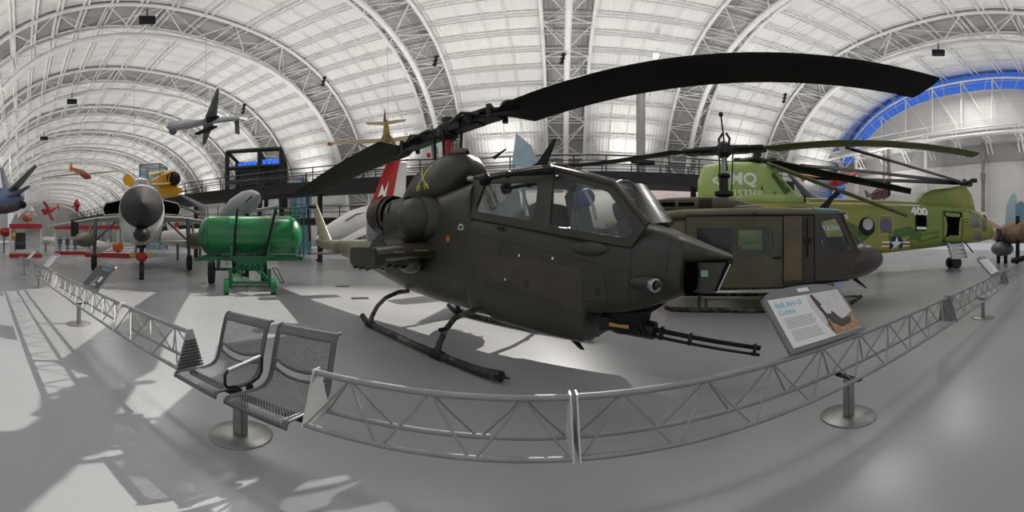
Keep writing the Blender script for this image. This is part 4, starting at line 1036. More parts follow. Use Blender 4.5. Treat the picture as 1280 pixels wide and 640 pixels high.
def sdisc(u, z, r0, r1, m, name, n=28, lift=.02, bt=None, sy=1.):
    b = B(); b.grid([[onside(bt or sbv, u + r * math.cos(2 * math.pi * k / n), z + r * sy * math.sin(2 * math.pi * k / n), -1, lift) for k in range(n + 1)] for r in ((r0 if r0 > 0 else .002), r1)]); return b.build(name, m, sk_)
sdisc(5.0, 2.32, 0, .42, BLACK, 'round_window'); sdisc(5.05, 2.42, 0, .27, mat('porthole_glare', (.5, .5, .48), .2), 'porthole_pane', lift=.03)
rim(sbv, rect(5.65, 1.95, 6.4, 2.85), mat('tan_outline', (.5, .46, .25), .5), 'hatch_outline', .05); sdisc(6.03, 2.4, 0, .34, mat('purple_grey_pane', (.16, .1, .16), .2), 'round_window', lift=.03)
# star and bars
cxs, czs = 6.65, 1.50
sdisc(cxs, czs, 0, .40, DKBLUE, 'roundel_disc', lift=.014)
for d in (-1, 1): strip(sbv, [(cxs + d * .38, czs), (cxs + d * .82, czs)], .26, -1, .016, 4).build('roundel_bar', WHITEMARK, sk_); strip(sbv, [(cxs + d * .38, czs), (cxs + d * .82, czs)], .08, -1, .024, 4).build('roundel_red_bar', RED, sk_)
sp = []
for k in range(10):
    a = math.pi / 2 + k * math.pi / 5; r_ = .38 if k % 2 == 0 else .15; sp.append((cxs + r_ * math.cos(a), czs + r_ * math.sin(a)))
b = B(); b.grid([[onside(sbv, lerp(cxs, u, q), lerp(czs, z, q), -1, .026) for u, z in sp + sp[:1]] for q in (.01, 1)]); b.build('roundel_star', WHITEMARK, sk_)
side_text(sbv, '400', 7.55, 2.96, .56, WHITEMARK, sk_, 'number_lettering', .0, 1.25, .025)
side_text(sbv, 'MARINES', 1.95, 2.56, .40, WHITEMARK, sk_, 'service_lettering', .035, 1.3, .012)
side_text(sbv, '153369', 2.6, 2.10, .30, WHITEMARK, sk_, 'serial_lettering', .035, 1.25, .006)
side_text(pbv, 'MQ', -1.05, 4.05, .72, WHITEMARK, sk_, 'code_lettering', .0, 1.0, .02)
side_text(pbv, '153369', -.92, 3.52, .42, WHITEMARK, sk_, 'serial_lettering', .0, 1.0, .008)
strip(pbv, [(-1.75, 4.2), (-1.35, 4.5)], .10, -1, .012, 3).build('arrow_marking', WHITEMARK, sk_); strip(pbv, [(-1.75, 4.2), (-1.35, 3.95)], .10, -1, .012, 3).build('arrow_marking', WHITEMARK, sk_)
sdisc(11.55, 2.72, 0, .19, BLACK, 'badge_panel', lift=.012); sdisc(11.55, 2.72, .09, .13, WHITEMARK, 'badge_ring', lift=.018)
side_text(sbv, '4', 13.0, 2.25, .25, WHITEMARK, sk_, 'nose_number')
for s in (-1, 1):
    for u0, u1, z0, z1 in ((11.95, 12.75, 2.45, 3.35), (12.95, 13.55, 2.25, 3.05), (12.2, 13.0, 1.75, 2.2)):
        P = rnd([(u0, z0), (u1, z0 - .02), (u1 - .1, z1 - .08), (u0, z1)], .08); c = mid([(u, z, 0) for u, z in P])
        b = B(); b.grid([[onside(sbv, lerp(c.x, u, q), lerp(c.y, z, q), s, .015) for u, z in P + P[:1]] for q in (.01, .5, 1)]); b.build('cockpit_window', mat('cockpit_grey_glass', (.20, .19, .22), .12, 0, .35, 1.5), sk_)
b = B(); b.grid([[V((13.55 + .5 * (1 - q * q) + t * .65, q * (.72 - .15 * t), 3.30 - .62 * t)) for q in (-1, -.5, 0, .5, 1)] for t in (0, .5, 1)]); b.build('windshield', mat('cockpit_grey_glass', (.2, .2, .2)), sk_)
# folding stair, nose wheel
b = B()
for d in (9.9, 11.0): b.prism([(d, -1.16, 1.56), (d, -1.28, 1.56), (d, -1.66, .80), (d, -1.66, .70), (d, -1.5, .70)], (.06, 0, 0))
for i in range(4): b.box((10.48, -1.22 - .125 * i, 1.44 - .2 * i), (1.12, .17, .05)); b.box((10.48, -1.17 - .125 * i, 1.36 - .2 * i), (1.12, .02, .16))
b.build('entry_stair', BAREMETAL, sk_)
b = B(); b.tube([(11.6, 0, 1.6), (11.55, 0, .5)], .08, 8); b.tube([(11.55, -.3, .35), (11.55, .3, .35)], .07, 8); b.build('nose_gear_leg', GREYDK, sk_)
for s in (-1, 1): B().lathe([(-.11, .2), (-.1, .33), (.1, .33), (.11, .2)], (11.55, s * .26, .335), (0, 1, 0), 18).build('nose_wheel', RUBBER, sk_)
b = B(); b.tube([(11.7, -.8, 1.55), (12.3, -.9, .95)], .04, 6); b.build('pitot_post', BLACK, sk_)
# rotors, blades folded back
for hu, hz, nm in ((.15, 5.10, 'rear_rotor_hub'), (12.45, 5.05, 'front_rotor_hub')):
    b = B(); b.lathe([(0, .2), (.1, .35), (.2, .35), (.3, .15), (.42, .12)], (hu, 0, hz), (0, 0, 1), 18)
    for k in range(3):
        a = 2.1 * k + .4; d = V((math.cos(a), math.sin(a), .02)); b.tube([V((hu, 0, hz + .18)), V((hu, 0, hz + .18)) + d * 1.1], [.14, .11], 8); b.box(V((hu, 0, hz + .2)) + d * .9, (.3, .3, .22))
    b.build(nm, DARKSTEEL, sk_)
H1, H2 = V((.15, 0, 5.28)), V((12.45, 0, 5.25))
def fold(H, px, py_, d, m, chord=.52):
    rotor_blade(H, SL(at(px, py_, d)), chord, 1.0, -.05, .6, sk_, m, tipcut=.08, t=.13)
fold(H1, 1133, 269, 12.9, BLADE2, .3); fold(H1, 1138, 238, 14.4, BLADE); fold(H1, 1122, 234, 16.4, BLADE)
fold(H2, 1056, 184, 12.4, BLADE); fold(H2, 1002, 207, 12.6, BLADE); fold(H2, 1012, 223, 15.5, BLADE)
B().lathe([(-.06, .16), (-.04, .22), (.04, .22), (.06, .16)], SL(at(1056, 184, 12.4)), SL(at(640, 300, 0)) - SL(at(1056, 184, 12.4)), 16).build('blade_end_ring', WHITEMARK, sk_)
# ------------------------------------------------------------------ jet fighter facing the camera on the left
JO = V((-13.07, 7.03, 0)); JD = -JO.normalized(); JH = math.atan2(JD.y, JD.x)
jf = thing('jet_fighter', 'camouflaged jet fighter seen nose-on with dark pointed radome and red nose wheel cover', 'fighter jet', JO, JH)
hull([(2.45, 1.98, 3.68, .79, 2), (2.2, 1.82, 3.76, .84, 2.0), (0, 1.45, 3.82, .95, 2.1), (-3, 1.5, 3.85, 1.02, 2.3), (-8, 1.5, 3.7, 1.05, 2.3), (-13, 1.8, 3.4, .8, 2.2)], N=40).build('fuselage', CAMO, jf)
B().lathe([(-.02, .785), (.5, .62), (1.0, .44), (1.5, .26), (1.85, .12), (2.0, .03), (2.5, .012)], (2.45, 0, 2.90), (1, 0, -.03), 32).build('radome', RADOME, jf)
hull([(.2, 3.3, 3.85, .3, 2.2), (-.6, 3.3, 4.45, .46, 2.2), (-1.6, 3.3, 4.75, .48, 2.2), (-3, 3.3, 4.6, .45, 2.2), (-5, 3.3, 4.1, .3, 2.2)]).build('cockpit_canopy', mat('smoky_canopy', (.22, .23, .23), .12, 0, .2, 2), jf)
B().ell((1.9, 0, 1.95), (.9, .34, .34)).build('gun_fairing', RADOME, jf)
for s in (-1, 1):
    b = B(); b.loft([airfoil((-2.8, s * 1.0, 2.9), (-9, s * 1.0, 2.95), .35), airfoil((-4.8, s * 2.6, 2.95), (-9.2, s * 2.6, 2.98), .26), airfoil((-9.6, s * 6.9, 2.7), (-11.2, s * 6.9, 2.7), .12)]); b.build('wing', mat('pale_wing_underside', (.60, .58, .52), .45, 0, .1, 1), jf)
    lip = [(-3.4, s * .95, 3.9), (-3.1, s * .95, 3.05), (-4.6, s * 2.15, 3.1), (-5.0, s * 2.3, 3.5), (-4.9, s * 2.1, 3.85)]
    ic = mid(lip)
    b = B(); b.loft([lip, [V(p) + V((-3.5, -s * .3, 0)) for p in lip]]); ib = b.build('intake', CAMO, jf)
    B().prism([ic + (V(p) - ic) * .86 + V((.03, 0, 0)) for p in lip], (-.04, 0, 0)).build('intake_mouth', VOID, ib)
    b = B(); b.tube([(-4.3, s * 2.66, .5), (-4.5, s * 2.62, 2.9)], [.09, .14], 10); lg = b.build('main_gear_leg', GREYDK, jf)
    B().tube([(-4.4, s * 2.66, 1.6), (-4.6, s * 1.5, 2.7)], .06, 8).build('drag_brace', GREYDK, lg)
    B().lathe([(-.14, .25), (-.12, .42), (.12, .42), (.14, .25)], (-4.25, s * 2.66, .43), (0, 1, 0), 20).build('main_wheel', RUBBER, lg)
    B().prism([(-4.5, s * 2.9, 1.2), (-4.1, s * 2.95, 1.2), (-4.2, s * 2.85, 2.7), (-4.8, s * 2.85, 2.7)], (0, s * .05, 0)).build('gear_door', CAMO, lg)
    B().box((-5.5, s * 4.0, 2.35), (1.8, .12, .9)).build('pylon', BLACK, jf)
    B().tube([(.1, s * .14, 1.4), (-.9, s * .2, 1.9)], .05, 8).build('nose_gear_brace', DARKSTEEL, jf)
    B().lathe([(-.1, .06), (0, .13), (.06, .135), (.08, .1)], (.25, s * .38, 1.05), (1, 0, 0), 16).build('landing_light', mat('amber_lamp_glass', (.45, .33, .06), .2), jf)
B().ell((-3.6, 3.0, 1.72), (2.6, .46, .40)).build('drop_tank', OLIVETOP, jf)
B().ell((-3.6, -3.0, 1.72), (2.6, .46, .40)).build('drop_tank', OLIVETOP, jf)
ng = B().tube([(0, 0, .5), (0, 0, 1.15), (-.05, 0, 1.75)], [.07, .09, .13], 10).build('nose_gear_leg', DARKSTEEL, jf)
B().lathe([(-.11, .2), (-.1, .36), (.1, .36), (.11, .2)], (0, 0, .36), (0, 1, 0), 20).build('nose_wheel', RUBBER, ng)
B().ell((.16, 0, .98), (.14, .25, .22)).build('red_nose_cover', RED, ng)
b = B()
for s in (-1, 1): b.prism([(-.2, s * .2, 1.1), (-1.4, s * .2, 1.1), (-1.4, s * .34, 1.75), (-.2, s * .34, 1.75)], (0, s * .03, 0)); 
b.tube([(-.3, -.2, 1.4), (-.3, .2, 1.4)], .04)
b.build('nose_gear_door', CREAM, jf)
B().loft([airfoil((-8, 0, 3.5), (-13, 0, 3.5), .3, (0, 1, 0)), airfoil((-12, 0, 6.0), (-14, 0, 6.0), .14, (0, 1, 0))]).build('tail_fin', CAMO, jf)

# ------------------------------------------------------------------ green tank trailer
GO, GH = V((-8.55, 8.95, 0)), math.atan2(.69, .72)
tk = thing('tank_trailer', 'bright green cylindrical tank on a four-wheeled green trailer frame', 'trailer', GO, GH)
TZ, TR_ = 1.86, .70
B().lathe([(-1.86, .02), (-1.84, .25), (-1.76, .46), (-1.62, .62), (-1.45, TR_), (1.45, TR_), (1.62, .62), (1.76, .46), (1.84, .25), (1.86, .02)], (0, 0, TZ), (1, 0, 0), 40).build('tank', GREEN, tk)
for x in (-.62, .62):
    b = B(); b.lathe([(-.09, TR_ + .003), (-.09, TR_ + .018), (.09, TR_ + .018), (.09, TR_ + .003)], (x, 0, TZ), (1, 0, 0), 40, False); b.build('tank_strap', GREEN, tk)
    B().box((x, -.62, 1.28), (.12, .16, .5)).build('strap_bracket', GREEN, tk)
for x in (-1.46, 1.46): B().lathe([(-.012, TR_ + .002), (-.012, TR_ + .008), (.012, TR_ + .008), (.012, TR_ + .002)], (x, 0, TZ), (1, 0, 0), 40, False).build('weld_seam', GREEND, tk)
b = B()
for y in (-.6, .6): b.box((0, y, 1.06), (3.6, .1, .14))
for x in (-1.75, -.6, .6, 1.75): b.box((x, 0, 1.05), (.1, 1.3, .12))
b.build('chassis_frame', GREEND, tk)
B().prism([(-.62, -.72, 1.12), (.62, -.72, 1.12), (.45, -.72, .70), (-.40, -.72, .72)], (0, .06, 0)).build('front_apron', GREEN, tk)
B().box((.1, -.78, 1.13), (1.5, .28, .05)).build('front_step', GREEN, tk)
ym = -1.75
b = B()
for s in (-1, 1):
    b.tube([(s * .25, -.7, .85), (s * .55, ym, .45)], .04, 8); b.tube([(s * .05, -.7, .85), (s * .55, ym, .4)], .03, 8); b.tube([(s * .5, -.7, .95), (s * .2, ym + .1, .4)], .025, 6)
b.tube([(-.6, ym, .38), (.6, ym, .38)], .045, 8); b.tube([(-.6, ym, .26), (.6, ym, .26)], .03, 8)
for s in (-1, 1): b.box((s * .6, ym, .5), (.1, .12, .62))
b.build('front_axle_frame', GREEND, tk)
for s in (-1, 1): 
    wl = B().lathe([(-.08, .1), (-.075, .25), (.075, .25), (.08, .1)], (s * .72, ym, .25), (1, 0, 0), 20).build('front_wheel', GREEN, tk); B().lathe([(-.09, .06), (.11, .06)], (s * .72, ym, .25), (1, 0, 0), 12).build('wheel_hub', GREEND, wl)
for x in (-1.5, .55):
    wl = B().lathe([(-.12, .28), (-.11, .46), (.11, .46), (.12, .28)], (x, 1.1, .46), (1, 0, 0), 24).build('rear_wheel', RUBBER, tk); B().lathe([(-.10, .27), (.10, .27)], (x, 1.1, .46), (1, 0, 0), 18).build('wheel_hub', GREEND, wl)
b = B(); b.box((-.45, 1.1, .55), (2.2, .1, .12)); b.box((-1.2, .8, .9), (.1, .7, .5)); b.box((.3, .8, .9), (.1, .7, .5)); b.build('rear_axle_frame', GREEND, tk)
B().tube([(-.55, -.68, 1.15), (-.5, -.72, 1.9), (-.42, -.66, 2.75)], .045, 8).build('upright_post', BLACK, tk)
B().tube([(.52, -.70, 1.2), (.68, -.72, 1.9), (.88, -.66, 2.75)], .045, 8).build('upright_post', BLACK, tk)
B().tube([(-1.75, -.5, 1.55), (-1.4, -.78, 1.32), (-.9, -.86, 1.16), (-.3, -.88, 1.13), (.2, -.86, 1.25), (.5, -.78, 1.42)], .03, 8).build('hose', RUBBER, tk)
b = B()
for x in (1.86, 1.0): b.tube([(x, .4, 1.1), (x, .5, 2.9)], .025, 6)
for z in (2.9, 2.6): b.tube([(.9, .5, z), (1.86, .5, z)], .025, 6)
b.tube([(1.86, -.6, 1.05), (1.86, -.62, 2.62)], .022, 6); b.tube([(.9, -.62, 2.64), (1.86, -.62, 2.62)], .018, 6); b.tube([(1.86, -.62, 2.62), (1.86, .5, 2.6)], .018, 6)
b.build('side_rack', GREEND, tk)
b = B(); b.tube([(.75, -.75, .75), (1.05, -.95, .25)], .018, 6); b.tube([(.9, -.75, .75), (1.14, -.95, .28)], .018, 6); b.tube([(1.05, -.95, .25), (1.14, -.95, .28)], .018, 6); b.tube([(.75, -.75, .75), (.9, -.75, .75)], .018, 6); b.build('hanging_stirrup', GREEND, tk)
b = B(); b.tube([(-1.2, .45, 2.4), (-1.2, .5, 3.0)], .02, 6); b.build('filler_pipe', GREEND, tk)

# ------------------------------------------------------------------ helper for aircraft hung or parked far away
def plane(name, label, cat, fus, wings, mw, mf, group=None, extra=(), cable=True):
    """fus: [(point, rx)], wings: [(name, material, 4 points LEroot LEtip TEtip TEroot, thickness)]"""
    c = mid([p for p, r in fus]); t = thing(name, label, cat, c, 0, group)
    B().shift(c) if False else None
    b = B(); b.tube([p - c for p, r in fus], [r for p, r in fus], 16); b.build('fuselage', mf, t)
    for nm, m, P, th in wings:
        P = [V(p) - c for p in P]; n = (P[1] - P[0]).cross(P[3] - P[0]).normalized()
        B().loft([airfoil(P[0], P[3], th, n, 6), airfoil(lerp(P[0], P[1], .5), lerp(P[3], P[2], .5), th * .8, n, 6), airfoil(P[1], P[2], th * .5, n, 6)]).build(nm, m, t)
    for fn in extra: fn(t, c)
    if cable:
        top = c.copy(); B().tube([(0, 0, 0), (0, 0, min(8, 27 - c.z))], .012, 4).build('hanging_cable', GALV, t)
    return t
def slab(name, m, P, th=.06):
    def f(t, c):
        Q = [V(p) - c for p in P]; n = (Q[1] - Q[0]).cross(Q[2] - Q[0]).normalized()
        B().prism([q - n * th / 2 for q in Q], n * th).build(name, m, t)
    return f
def blob(name, m, p, r, rot=None):
    def f(t, c): B().ell(V(p) - c, r, 16, 10, rot).build(name, m, t)
    return f
def rod(name, m, pts, r):
    def f(t, c): B().tube([V(p) - c for p in pts], r, 6).build(name, m, t)
    return f
# drone
d0 = 20
nose_, tail_ = at(208, 159, d0 - 2.2), at(302, 147, d0 + 2.5)
ax = lambda q: lerp(nose_, tail_, q)
plane('reconnaissance_drone', 'grey unmanned drone with slim wings hanging under the roof', 'drone',
      [(ax(0), .03), (ax(.03), .18), (ax(.1), .28), (ax(.24), .3), (ax(.4), .22), (ax(.6), .2), (ax(.85), .19), (ax(.97), .14), (ax(1), .05)],
      [('wing', GREYDK, [at(256, 148, d0), at(271, 111, d0 - 6.5), at(274, 112, d0 - 6.5), at(271, 147, d0 + .6)], .16), ('wing', GREYDK, [at(254, 152, d0), at(253, 180, d0 + 6), at(257, 180, d0 + 6), at(269, 151, d0 + .6)], .16),
       ('tail_plane', GREYDK, [at(293, 150, d0 + 2), at(294, 167, d0 + 2.6), at(300, 168, d0 + 2.8), at(299, 150, d0 + 2.4)], .08), ('tail_plane', GREYPL, [at(296, 148, d0 + 2), at(307, 151, d0 + 1.5), at(311, 148, d0 + 1.9), at(301, 146, d0 + 2.3)], .08)], GREYPL, GREYPL,
      extra=[blob('sensor_ball', GREYDK, at(216, 164, d0 - 1.8), (.22, .22, .22)), blob('missile', BLACK, at(260, 151, d0 - .3), (1.0, .14, .14)), blob('missile', BLACK, at(257, 163, d0 + .2), (1.1, .14, .14))])
# brown high-wing liaison plane seen from behind
d1 = 19
plane('liaison_aeroplane', 'brown high-wing light aeroplane with red wing tip hung tail-first above the dark rotor', 'aeroplane',
      [(at(483, 172, d1), .25), (at(484, 180, d1 + 2), .5), (at(485, 186, d1 + 5), .6), (at(486, 190, d1 + 7), .4)],
      [('wing', BROWNPL, [at(482, 174, d1 + 4.2), at(416, 178, d1 + 3.6), at(412, 181, d1 + 2.4), at(482, 179, d1 + 2.8)], .24), ('wing', BROWNPL, [at(486, 174, d1 + 4.2), at(560, 165, d1 + 3.6), at(560, 168, d1 + 2.4), at(486, 179, d1 + 2.8)], .24),
       ('tail_plane', BROWNPL, [at(480, 152, d1 + .8), at(457, 153, d1 + .6), at(459, 156, d1 - .2), at(480, 157, d1)], .12), ('tail_plane', BROWNPL, [at(480, 152, d1 + .8), at(508, 149, d1 + .6), at(506, 152, d1 - .2), at(480, 157, d1)], .12)], BROWNPL, BROWNPL,
      extra=[slab('tail_fin', mat('mustard_fin', (.34, .23, .05), .45, 0, .15, 2), [at(478, 182, d1), at(490, 182, d1 + .4), at(483, 150, d1), at(481, 150, d1)], .12), slab('rudder_tip', BROWNPL, [at(479, 152, d1 - .1), at(483, 152, d1 - .1), at(481, 133, d1 - .1)], .05), blob('red_wing_tip', RED, at(413, 180, d1 + 3), (.2, .2, .12)), rod('wing_strut', BROWNPL, [at(448, 180, d1 + 3.2), at(470, 190, d1 + 3)], .04)])
# glider
d2 = 34
plane('red_glider', 'red-brown glider with long thin wings hung far down the hall', 'glider',
      [(at(113, 222, d2), .1), (at(108, 220, d2 + .5), .36), (at(102, 216, d2 + 2), .34), (at(95, 213, d2 + 4), .25), (at(89, 210, d2 + 5), .12)],
      [('wing', BROWNPL, [at(107, 217, d2 + 1), at(172, 211, d2 + 2), at(172, 212, d2 + 1.4), at(107, 219, d2)], .12), ('wing', BROWNPL, [at(104, 216, d2 + 1.8), at(52, 222, d2 - 1), at(52, 223, d2 - 1.6), at(104, 218, d2 + 1)], .12)], BROWNPL, mat('glider_red', (.33, .06, .02), .4),
      extra=[slab('tail_fin', YELLOW, [at(87, 214, d2 + 5), at(91, 214, d2 + 5), at(90, 203, d2 + 5), at(87, 205, d2 + 5)], .08)])
# yellow floatplane biplane
d3 = 30
plane('yellow_floatplane', 'chrome yellow biplane on a single float above the fighter wing', 'biplane',
      [(at(220, 224, d3 - 2), .35), (at(216, 224, d3 - 1.6), .62), (at(205, 226, d3), .58), (at(194, 228, d3 + 2), .4), (at(188, 229, d3 + 3), .2)],
      [('upper_wing', YELLOW, [at(206, 214, d3 - 4), at(200, 214, d3 + 3.5), at(196, 216, d3 + 3.5), at(196, 217, d3 - 4)], .14), ('upper_wing', YELLOW, [at(186, 216, d3 + 1), at(221, 212, d3 - 3), at(220, 214, d3 - 3.6), at(186, 219, d3)], .16), ('lower_wing', YELLOW, [at(190, 229, d3 + 2), at(214, 228, d3 - 4), at(210, 230, d3 - 4), at(190, 231, d3 + 1)], .14)], YELLOW, YELLOW,
      extra=[rod('float', YELLOW, [at(193, 240, d3 + 1), at(205, 240, d3), at(218, 239, d3 - 1.6), at(227, 237, d3 - 2.4)], [.2, .55, .5, .12]), blob('engine', BLACK, at(217, 223, d3 - 2), (.5, .62, .62)), rod('float_strut', BLACK, [at(200, 238, d3), at(202, 230, d3)], .06), rod('float_strut', BLACK, [at(211, 238, d3 - 1), at(211, 230, d3 - 1)], .06), rod('propeller', BLACK, [at(221, 219, d3 - 2.4), at(223, 230, d3 - 2.4)], .06), rod('wing_strut', YELLOW, [at(213, 214, d3 - 2.8), at(210, 228, d3 - 3)], .04)])
# yellow-finned tail above the fighter
plane('yellow_tailed_aeroplane', 'rounded yellow tail poking up left of the fighter canopy', 'aeroplane', [(at(170, 231, 24), .3), (at(166, 230, 25), .2)], [], YELLOW, YELLOW,
      extra=[slab('tail_fin', YELLOW, [at(155, 220, 25), at(162, 218, 25), at(168, 226, 25), at(165, 235, 25), at(156, 231, 25), at(153, 225, 25)], .12)])
# grey fighter at the left edge
d4 = 26
plane('grey_warplane', 'grey propeller warplane with a long blade-like wing hung at the left edge', 'aeroplane',
      [(at(27, 247, d4 - 1), .1), (at(22, 246, d4), .6), (at(10, 246, d4 + 1), .75), (at(-6, 244, d4 + 3), .6)],
      [('wing', GREYDK, [at(10, 238, d4), at(44, 206, d4 - 5), at(47, 208, d4 - 4.4), at(24, 236, d4 + 1)], .35), ('wing', GREYDK, [at(4, 236, d4 + 1), at(0, 210, d4 + 4), at(4, 210, d4 + 4.6), at(14, 236, d4 + 2)], .3), ('lower_wing', GREYDK, [at(8, 245, d4 - .5), at(36, 232, d4 - 3), at(38, 234, d4 - 2.6), at(20, 247, d4)], .2)], GREYDK, mat('blue_grey_skin', (.12, .16, .28), .4, 0, .3, 1),
      extra=[blob('propeller_spinner', BLACK, at(28, 256, d4 - 1), (.4, .3, .3)), slab('yellow_band', YELLOW, [at(18, 240, d4 - .8), at(30, 234, d4 - 1), at(31, 238, d4 - 1), at(20, 243, d4 - .8)], .1)])
d5 = 36
plane('dark_camouflaged_warplane', 'dark camouflaged warplane nose below the grey one at the left edge', 'aeroplane', [(at(26, 256, d5 - 2), .15), (at(22, 256, d5 - 1), .6), (at(8, 258, d5), .8), (at(-8, 260, d5 + 1), .7)],
      [('wing', GREYPL, [at(6, 258, d5 - 1), at(22, 247, d5 - 3), at(24, 249, d5 - 2.4), at(16, 259, d5)], .2)], GREYPL, mat('dark_red_grey', (.10, .07, .07), .45, 0, .4, 1.2))
# small red aerobatic plane
d6 = 48
plane('red_aerobatic_plane', 'small red and pink aerobatic plane nose-down among the far displays', 'aeroplane', [(at(52, 262, d6), .1), (at(56, 265, d6), .45), (at(64, 262, d6 + 1), .35), (at(72, 258, d6 + 3), .15)],
      [('wing', RED, [at(60, 264, d6), at(53, 252, d6 - 3), at(57, 252, d6 - 3), at(63, 262, d6 + 1)], .15), ('wing', mat('pink_wing', (.55, .12, .18), .4), [at(58, 265, d6), at(64, 276, d6 + 3), at(68, 276, d6 + 3), at(62, 263, d6 + 1)], .15), ('tail_plane', RED, [at(71, 255, d6 + 3), at(73, 263, d6 + 3), at(75, 262, d6 + 3.4), at(73, 255, d6 + 3.4)], .08)], RED, RED)
plane('red_white_racer', 'small red and white racing plane standing on its tail in the far hall', 'aeroplane', [(at(39, 258, 50), .1), (at(39, 263, 50), .5), (at(38, 270, 50.4), .45), (at(37, 276, 51), .2)],
      [('wing', CREAM, [at(38, 264, 50), at(31, 268, 49), at(31, 270, 49), at(38, 268, 50)], .12), ('wing', CREAM, [at(40, 264, 50), at(46, 268, 51), at(46, 270, 51), at(40, 268, 50)], .12)], RED, CREAM)
plane('far_red_plane', 'thin red aeroplane hanging upright far above the fighter wing', 'aeroplane', [(at(96, 249, 55), .1), (at(96, 254, 55), .5), (at(96, 264, 56), .25)], [('wing', RED, [at(95, 254, 55), at(90, 258, 53), at(90, 260, 53), at(95, 257, 55)], .12), ('wing', RED, [at(97, 254, 55), at(101, 256, 58), at(101, 258, 58), at(97, 257, 55)], .12)], RED, RED)
plane('orange_far_plane', 'little orange and white plane near the left barrier signs', 'aeroplane', [(at(28, 272, 46), .2), (at(33, 273, 46), .5), (at(38, 274, 47), .3)], [('wing', ORANGE, [at(32, 272, 45), at(28, 268, 42), at(30, 268, 42), at(35, 273, 46)], .12), ('wing', CREAM, [at(32, 274, 47), at(36, 279, 50), at(38, 279, 50), at(35, 274, 47)], .12)], ORANGE, ORANGE)

# grey missile-like aircraft nose behind the green tank
d7 = 15.5
n0, n1 = at(320, 245, d7 - .6), at(287, 268, d7 + 2.6)
ax = lambda q: lerp(n0, n1, q)
gm = plane('winged_missile', 'pale grey pointed missile body rising behind the green tank', 'missile', [(ax(-.07), .03), (ax(0), .22), (ax(.12), .42), (ax(.3), .56), (ax(.6), .60), (ax(1), .5)],
      [('fin', GREYDK, [at(252, 262, d7 + 2), at(224, 243, d7 + 1), at(228, 243, d7 + 1.5), at(260, 258, d7 + 3)], .14), ('fin', GREYDK, [at(248, 268, d7 + 2), at(222, 256, d7 + 1), at(225, 257, d7 + 1.5), at(254, 266, d7 + 3)], .14),
       ('wing', GREYPL, [at(320, 262, d7 + 2), at(348, 257, d7 + 3), at(348, 260, d7 + 3.6), at(316, 266, d7 + 3.6)], .16)], GREYPL, GREYPL, cable=False,
      extra=[slab('red_slot', mat('dark_red_slot', (.12, .02, .02), .5), [at(306, 252, d7 - 1.0), at(315, 244, d7 - 1.0), at(316, 245.5, d7 - 1.0), at(307, 254, d7 - 1.0)], .05)])
def cradle(t, c):
    b = B()
    for q in (.3, .8): 
        p = ax(q); b.tube([p - c, V((p.x, p.y, 0)) - c], .1, 8)
    p = ax(.3); q_ = ax(.8); b.tube([V((p.x, p.y, .06)) - c, V((q_.x, q_.y, .06)) - c], .1, 8)
    b.build('display_stand', BLACK, t)
cradle(gm, mid([ax(-.07), ax(0), ax(.12), ax(.3), ax(.6), ax(1)]))
# ------------------------------------------------------------------ walkway, column, tower and other building pieces
WALK = [at(95, 250, 75, 6.0), at(170, 246, 48, 6.0), V((-26.5, 20.2, 6.0)), V((-14, 22.4, 6.0)), V((-2, 23.6, 6.0)), V((12, 20.6, 6.0)), V((19, 18.6, 6.0))]
wk = thing('elevated_walkway', 'dark raised visitor walkway with railings crossing behind the aircraft', 'walkway', (0, 22, 0))
off = V((0, 22, 0)); up3 = V((0, 0, 1))
b = B(); rows = []
for i, p in enumerate(WALK):
    t = (WALK[min(i + 1, len(WALK) - 1)] - WALK[max(i - 1, 0)]); n = V((-t.y, t.x, 0)).normalized()
    rows.append([p - off + n * a + up3 * z for a, z in ((-1.3, -.75), (-1.3, .05), (1.3, .05), (1.3, -.75))])
b.loft(rows); b.build('walkway_deck', mat('dark_walkway_steel', (.022, .02, .022), .5, .2, .3, 2), wk)
for sd in (-1.3, 1.3):
    b = B(); rp = []
    for i, p in enumerate(WALK):
        t = (WALK[min(i + 1, len(WALK) - 1)] - WALK[max(i - 1, 0)]); n = V((-t.y, t.x, 0)).normalized(); rp.append(p - off + n * sd)
    for z in (1.1, .75, .4): b.tube([q + up3 * z for q in rp], .03 if z < 1 else .05, 5)
    for i in range(len(rp) - 1):
        m = max(2, int((rp[i + 1] - rp[i]).length / 1.9))
        for k in range(m): q = lerp(rp[i], rp[i + 1], k / m); b.tube([q, q + up3 * 1.1], .045, 5)
    b.build('railing', mat('dark_railing', (.05, .05, .055), .5, .3, .1), wk)
for i, p in enumerate(WALK[1:-1]):
    for dz in (0,): B().tube([p - off + up3 * -.7, V((p.x, p.y, 0)) - off], .2, 10).build('walkway_post', mat('dark_walkway_steel', (.02, .02, .02)), wk)
RP = [at(200, 262, 42, 3.2), at(260, 250, 38, 3.4), at(330, 246, 33, 3.5), at(400, 243, 29.5, 3.5), at(500, 238, 29, 3.5), at(560, 236, 29.5, 3.6)]
rw = thing('access_ramp', 'lower dark sloping ramp below the raised walkway', 'ramp', (-15, 27, 0)); off = V((-15, 27, 0))
rows = []
for i, p in enumerate(RP):
    t = (RP[min(i + 1, len(RP) - 1)] - RP[max(i - 1, 0)]); n = V((-t.y, t.x, 0)).normalized()
    rows.append([p - off + n * a + up3 * z for a, z in ((-1, -.5), (-1, .05), (1, .05), (1, -.5))])
B().loft(rows).build('ramp_deck', mat('dark_walkway_steel', (.02, .02, .02)), rw)
b = B()
for z in (1.1, .6): b.tube([p - off + up3 * z for p in RP], .04, 5)
for i in range(len(RP) - 1):
    for k in range(4): q = lerp(RP[i], RP[i + 1], k / 4) - off; b.tube([q, q + up3 * 1.1], .04, 5)
b.build('railing', mat('dark_railing', (.05, .05, .05)), rw)
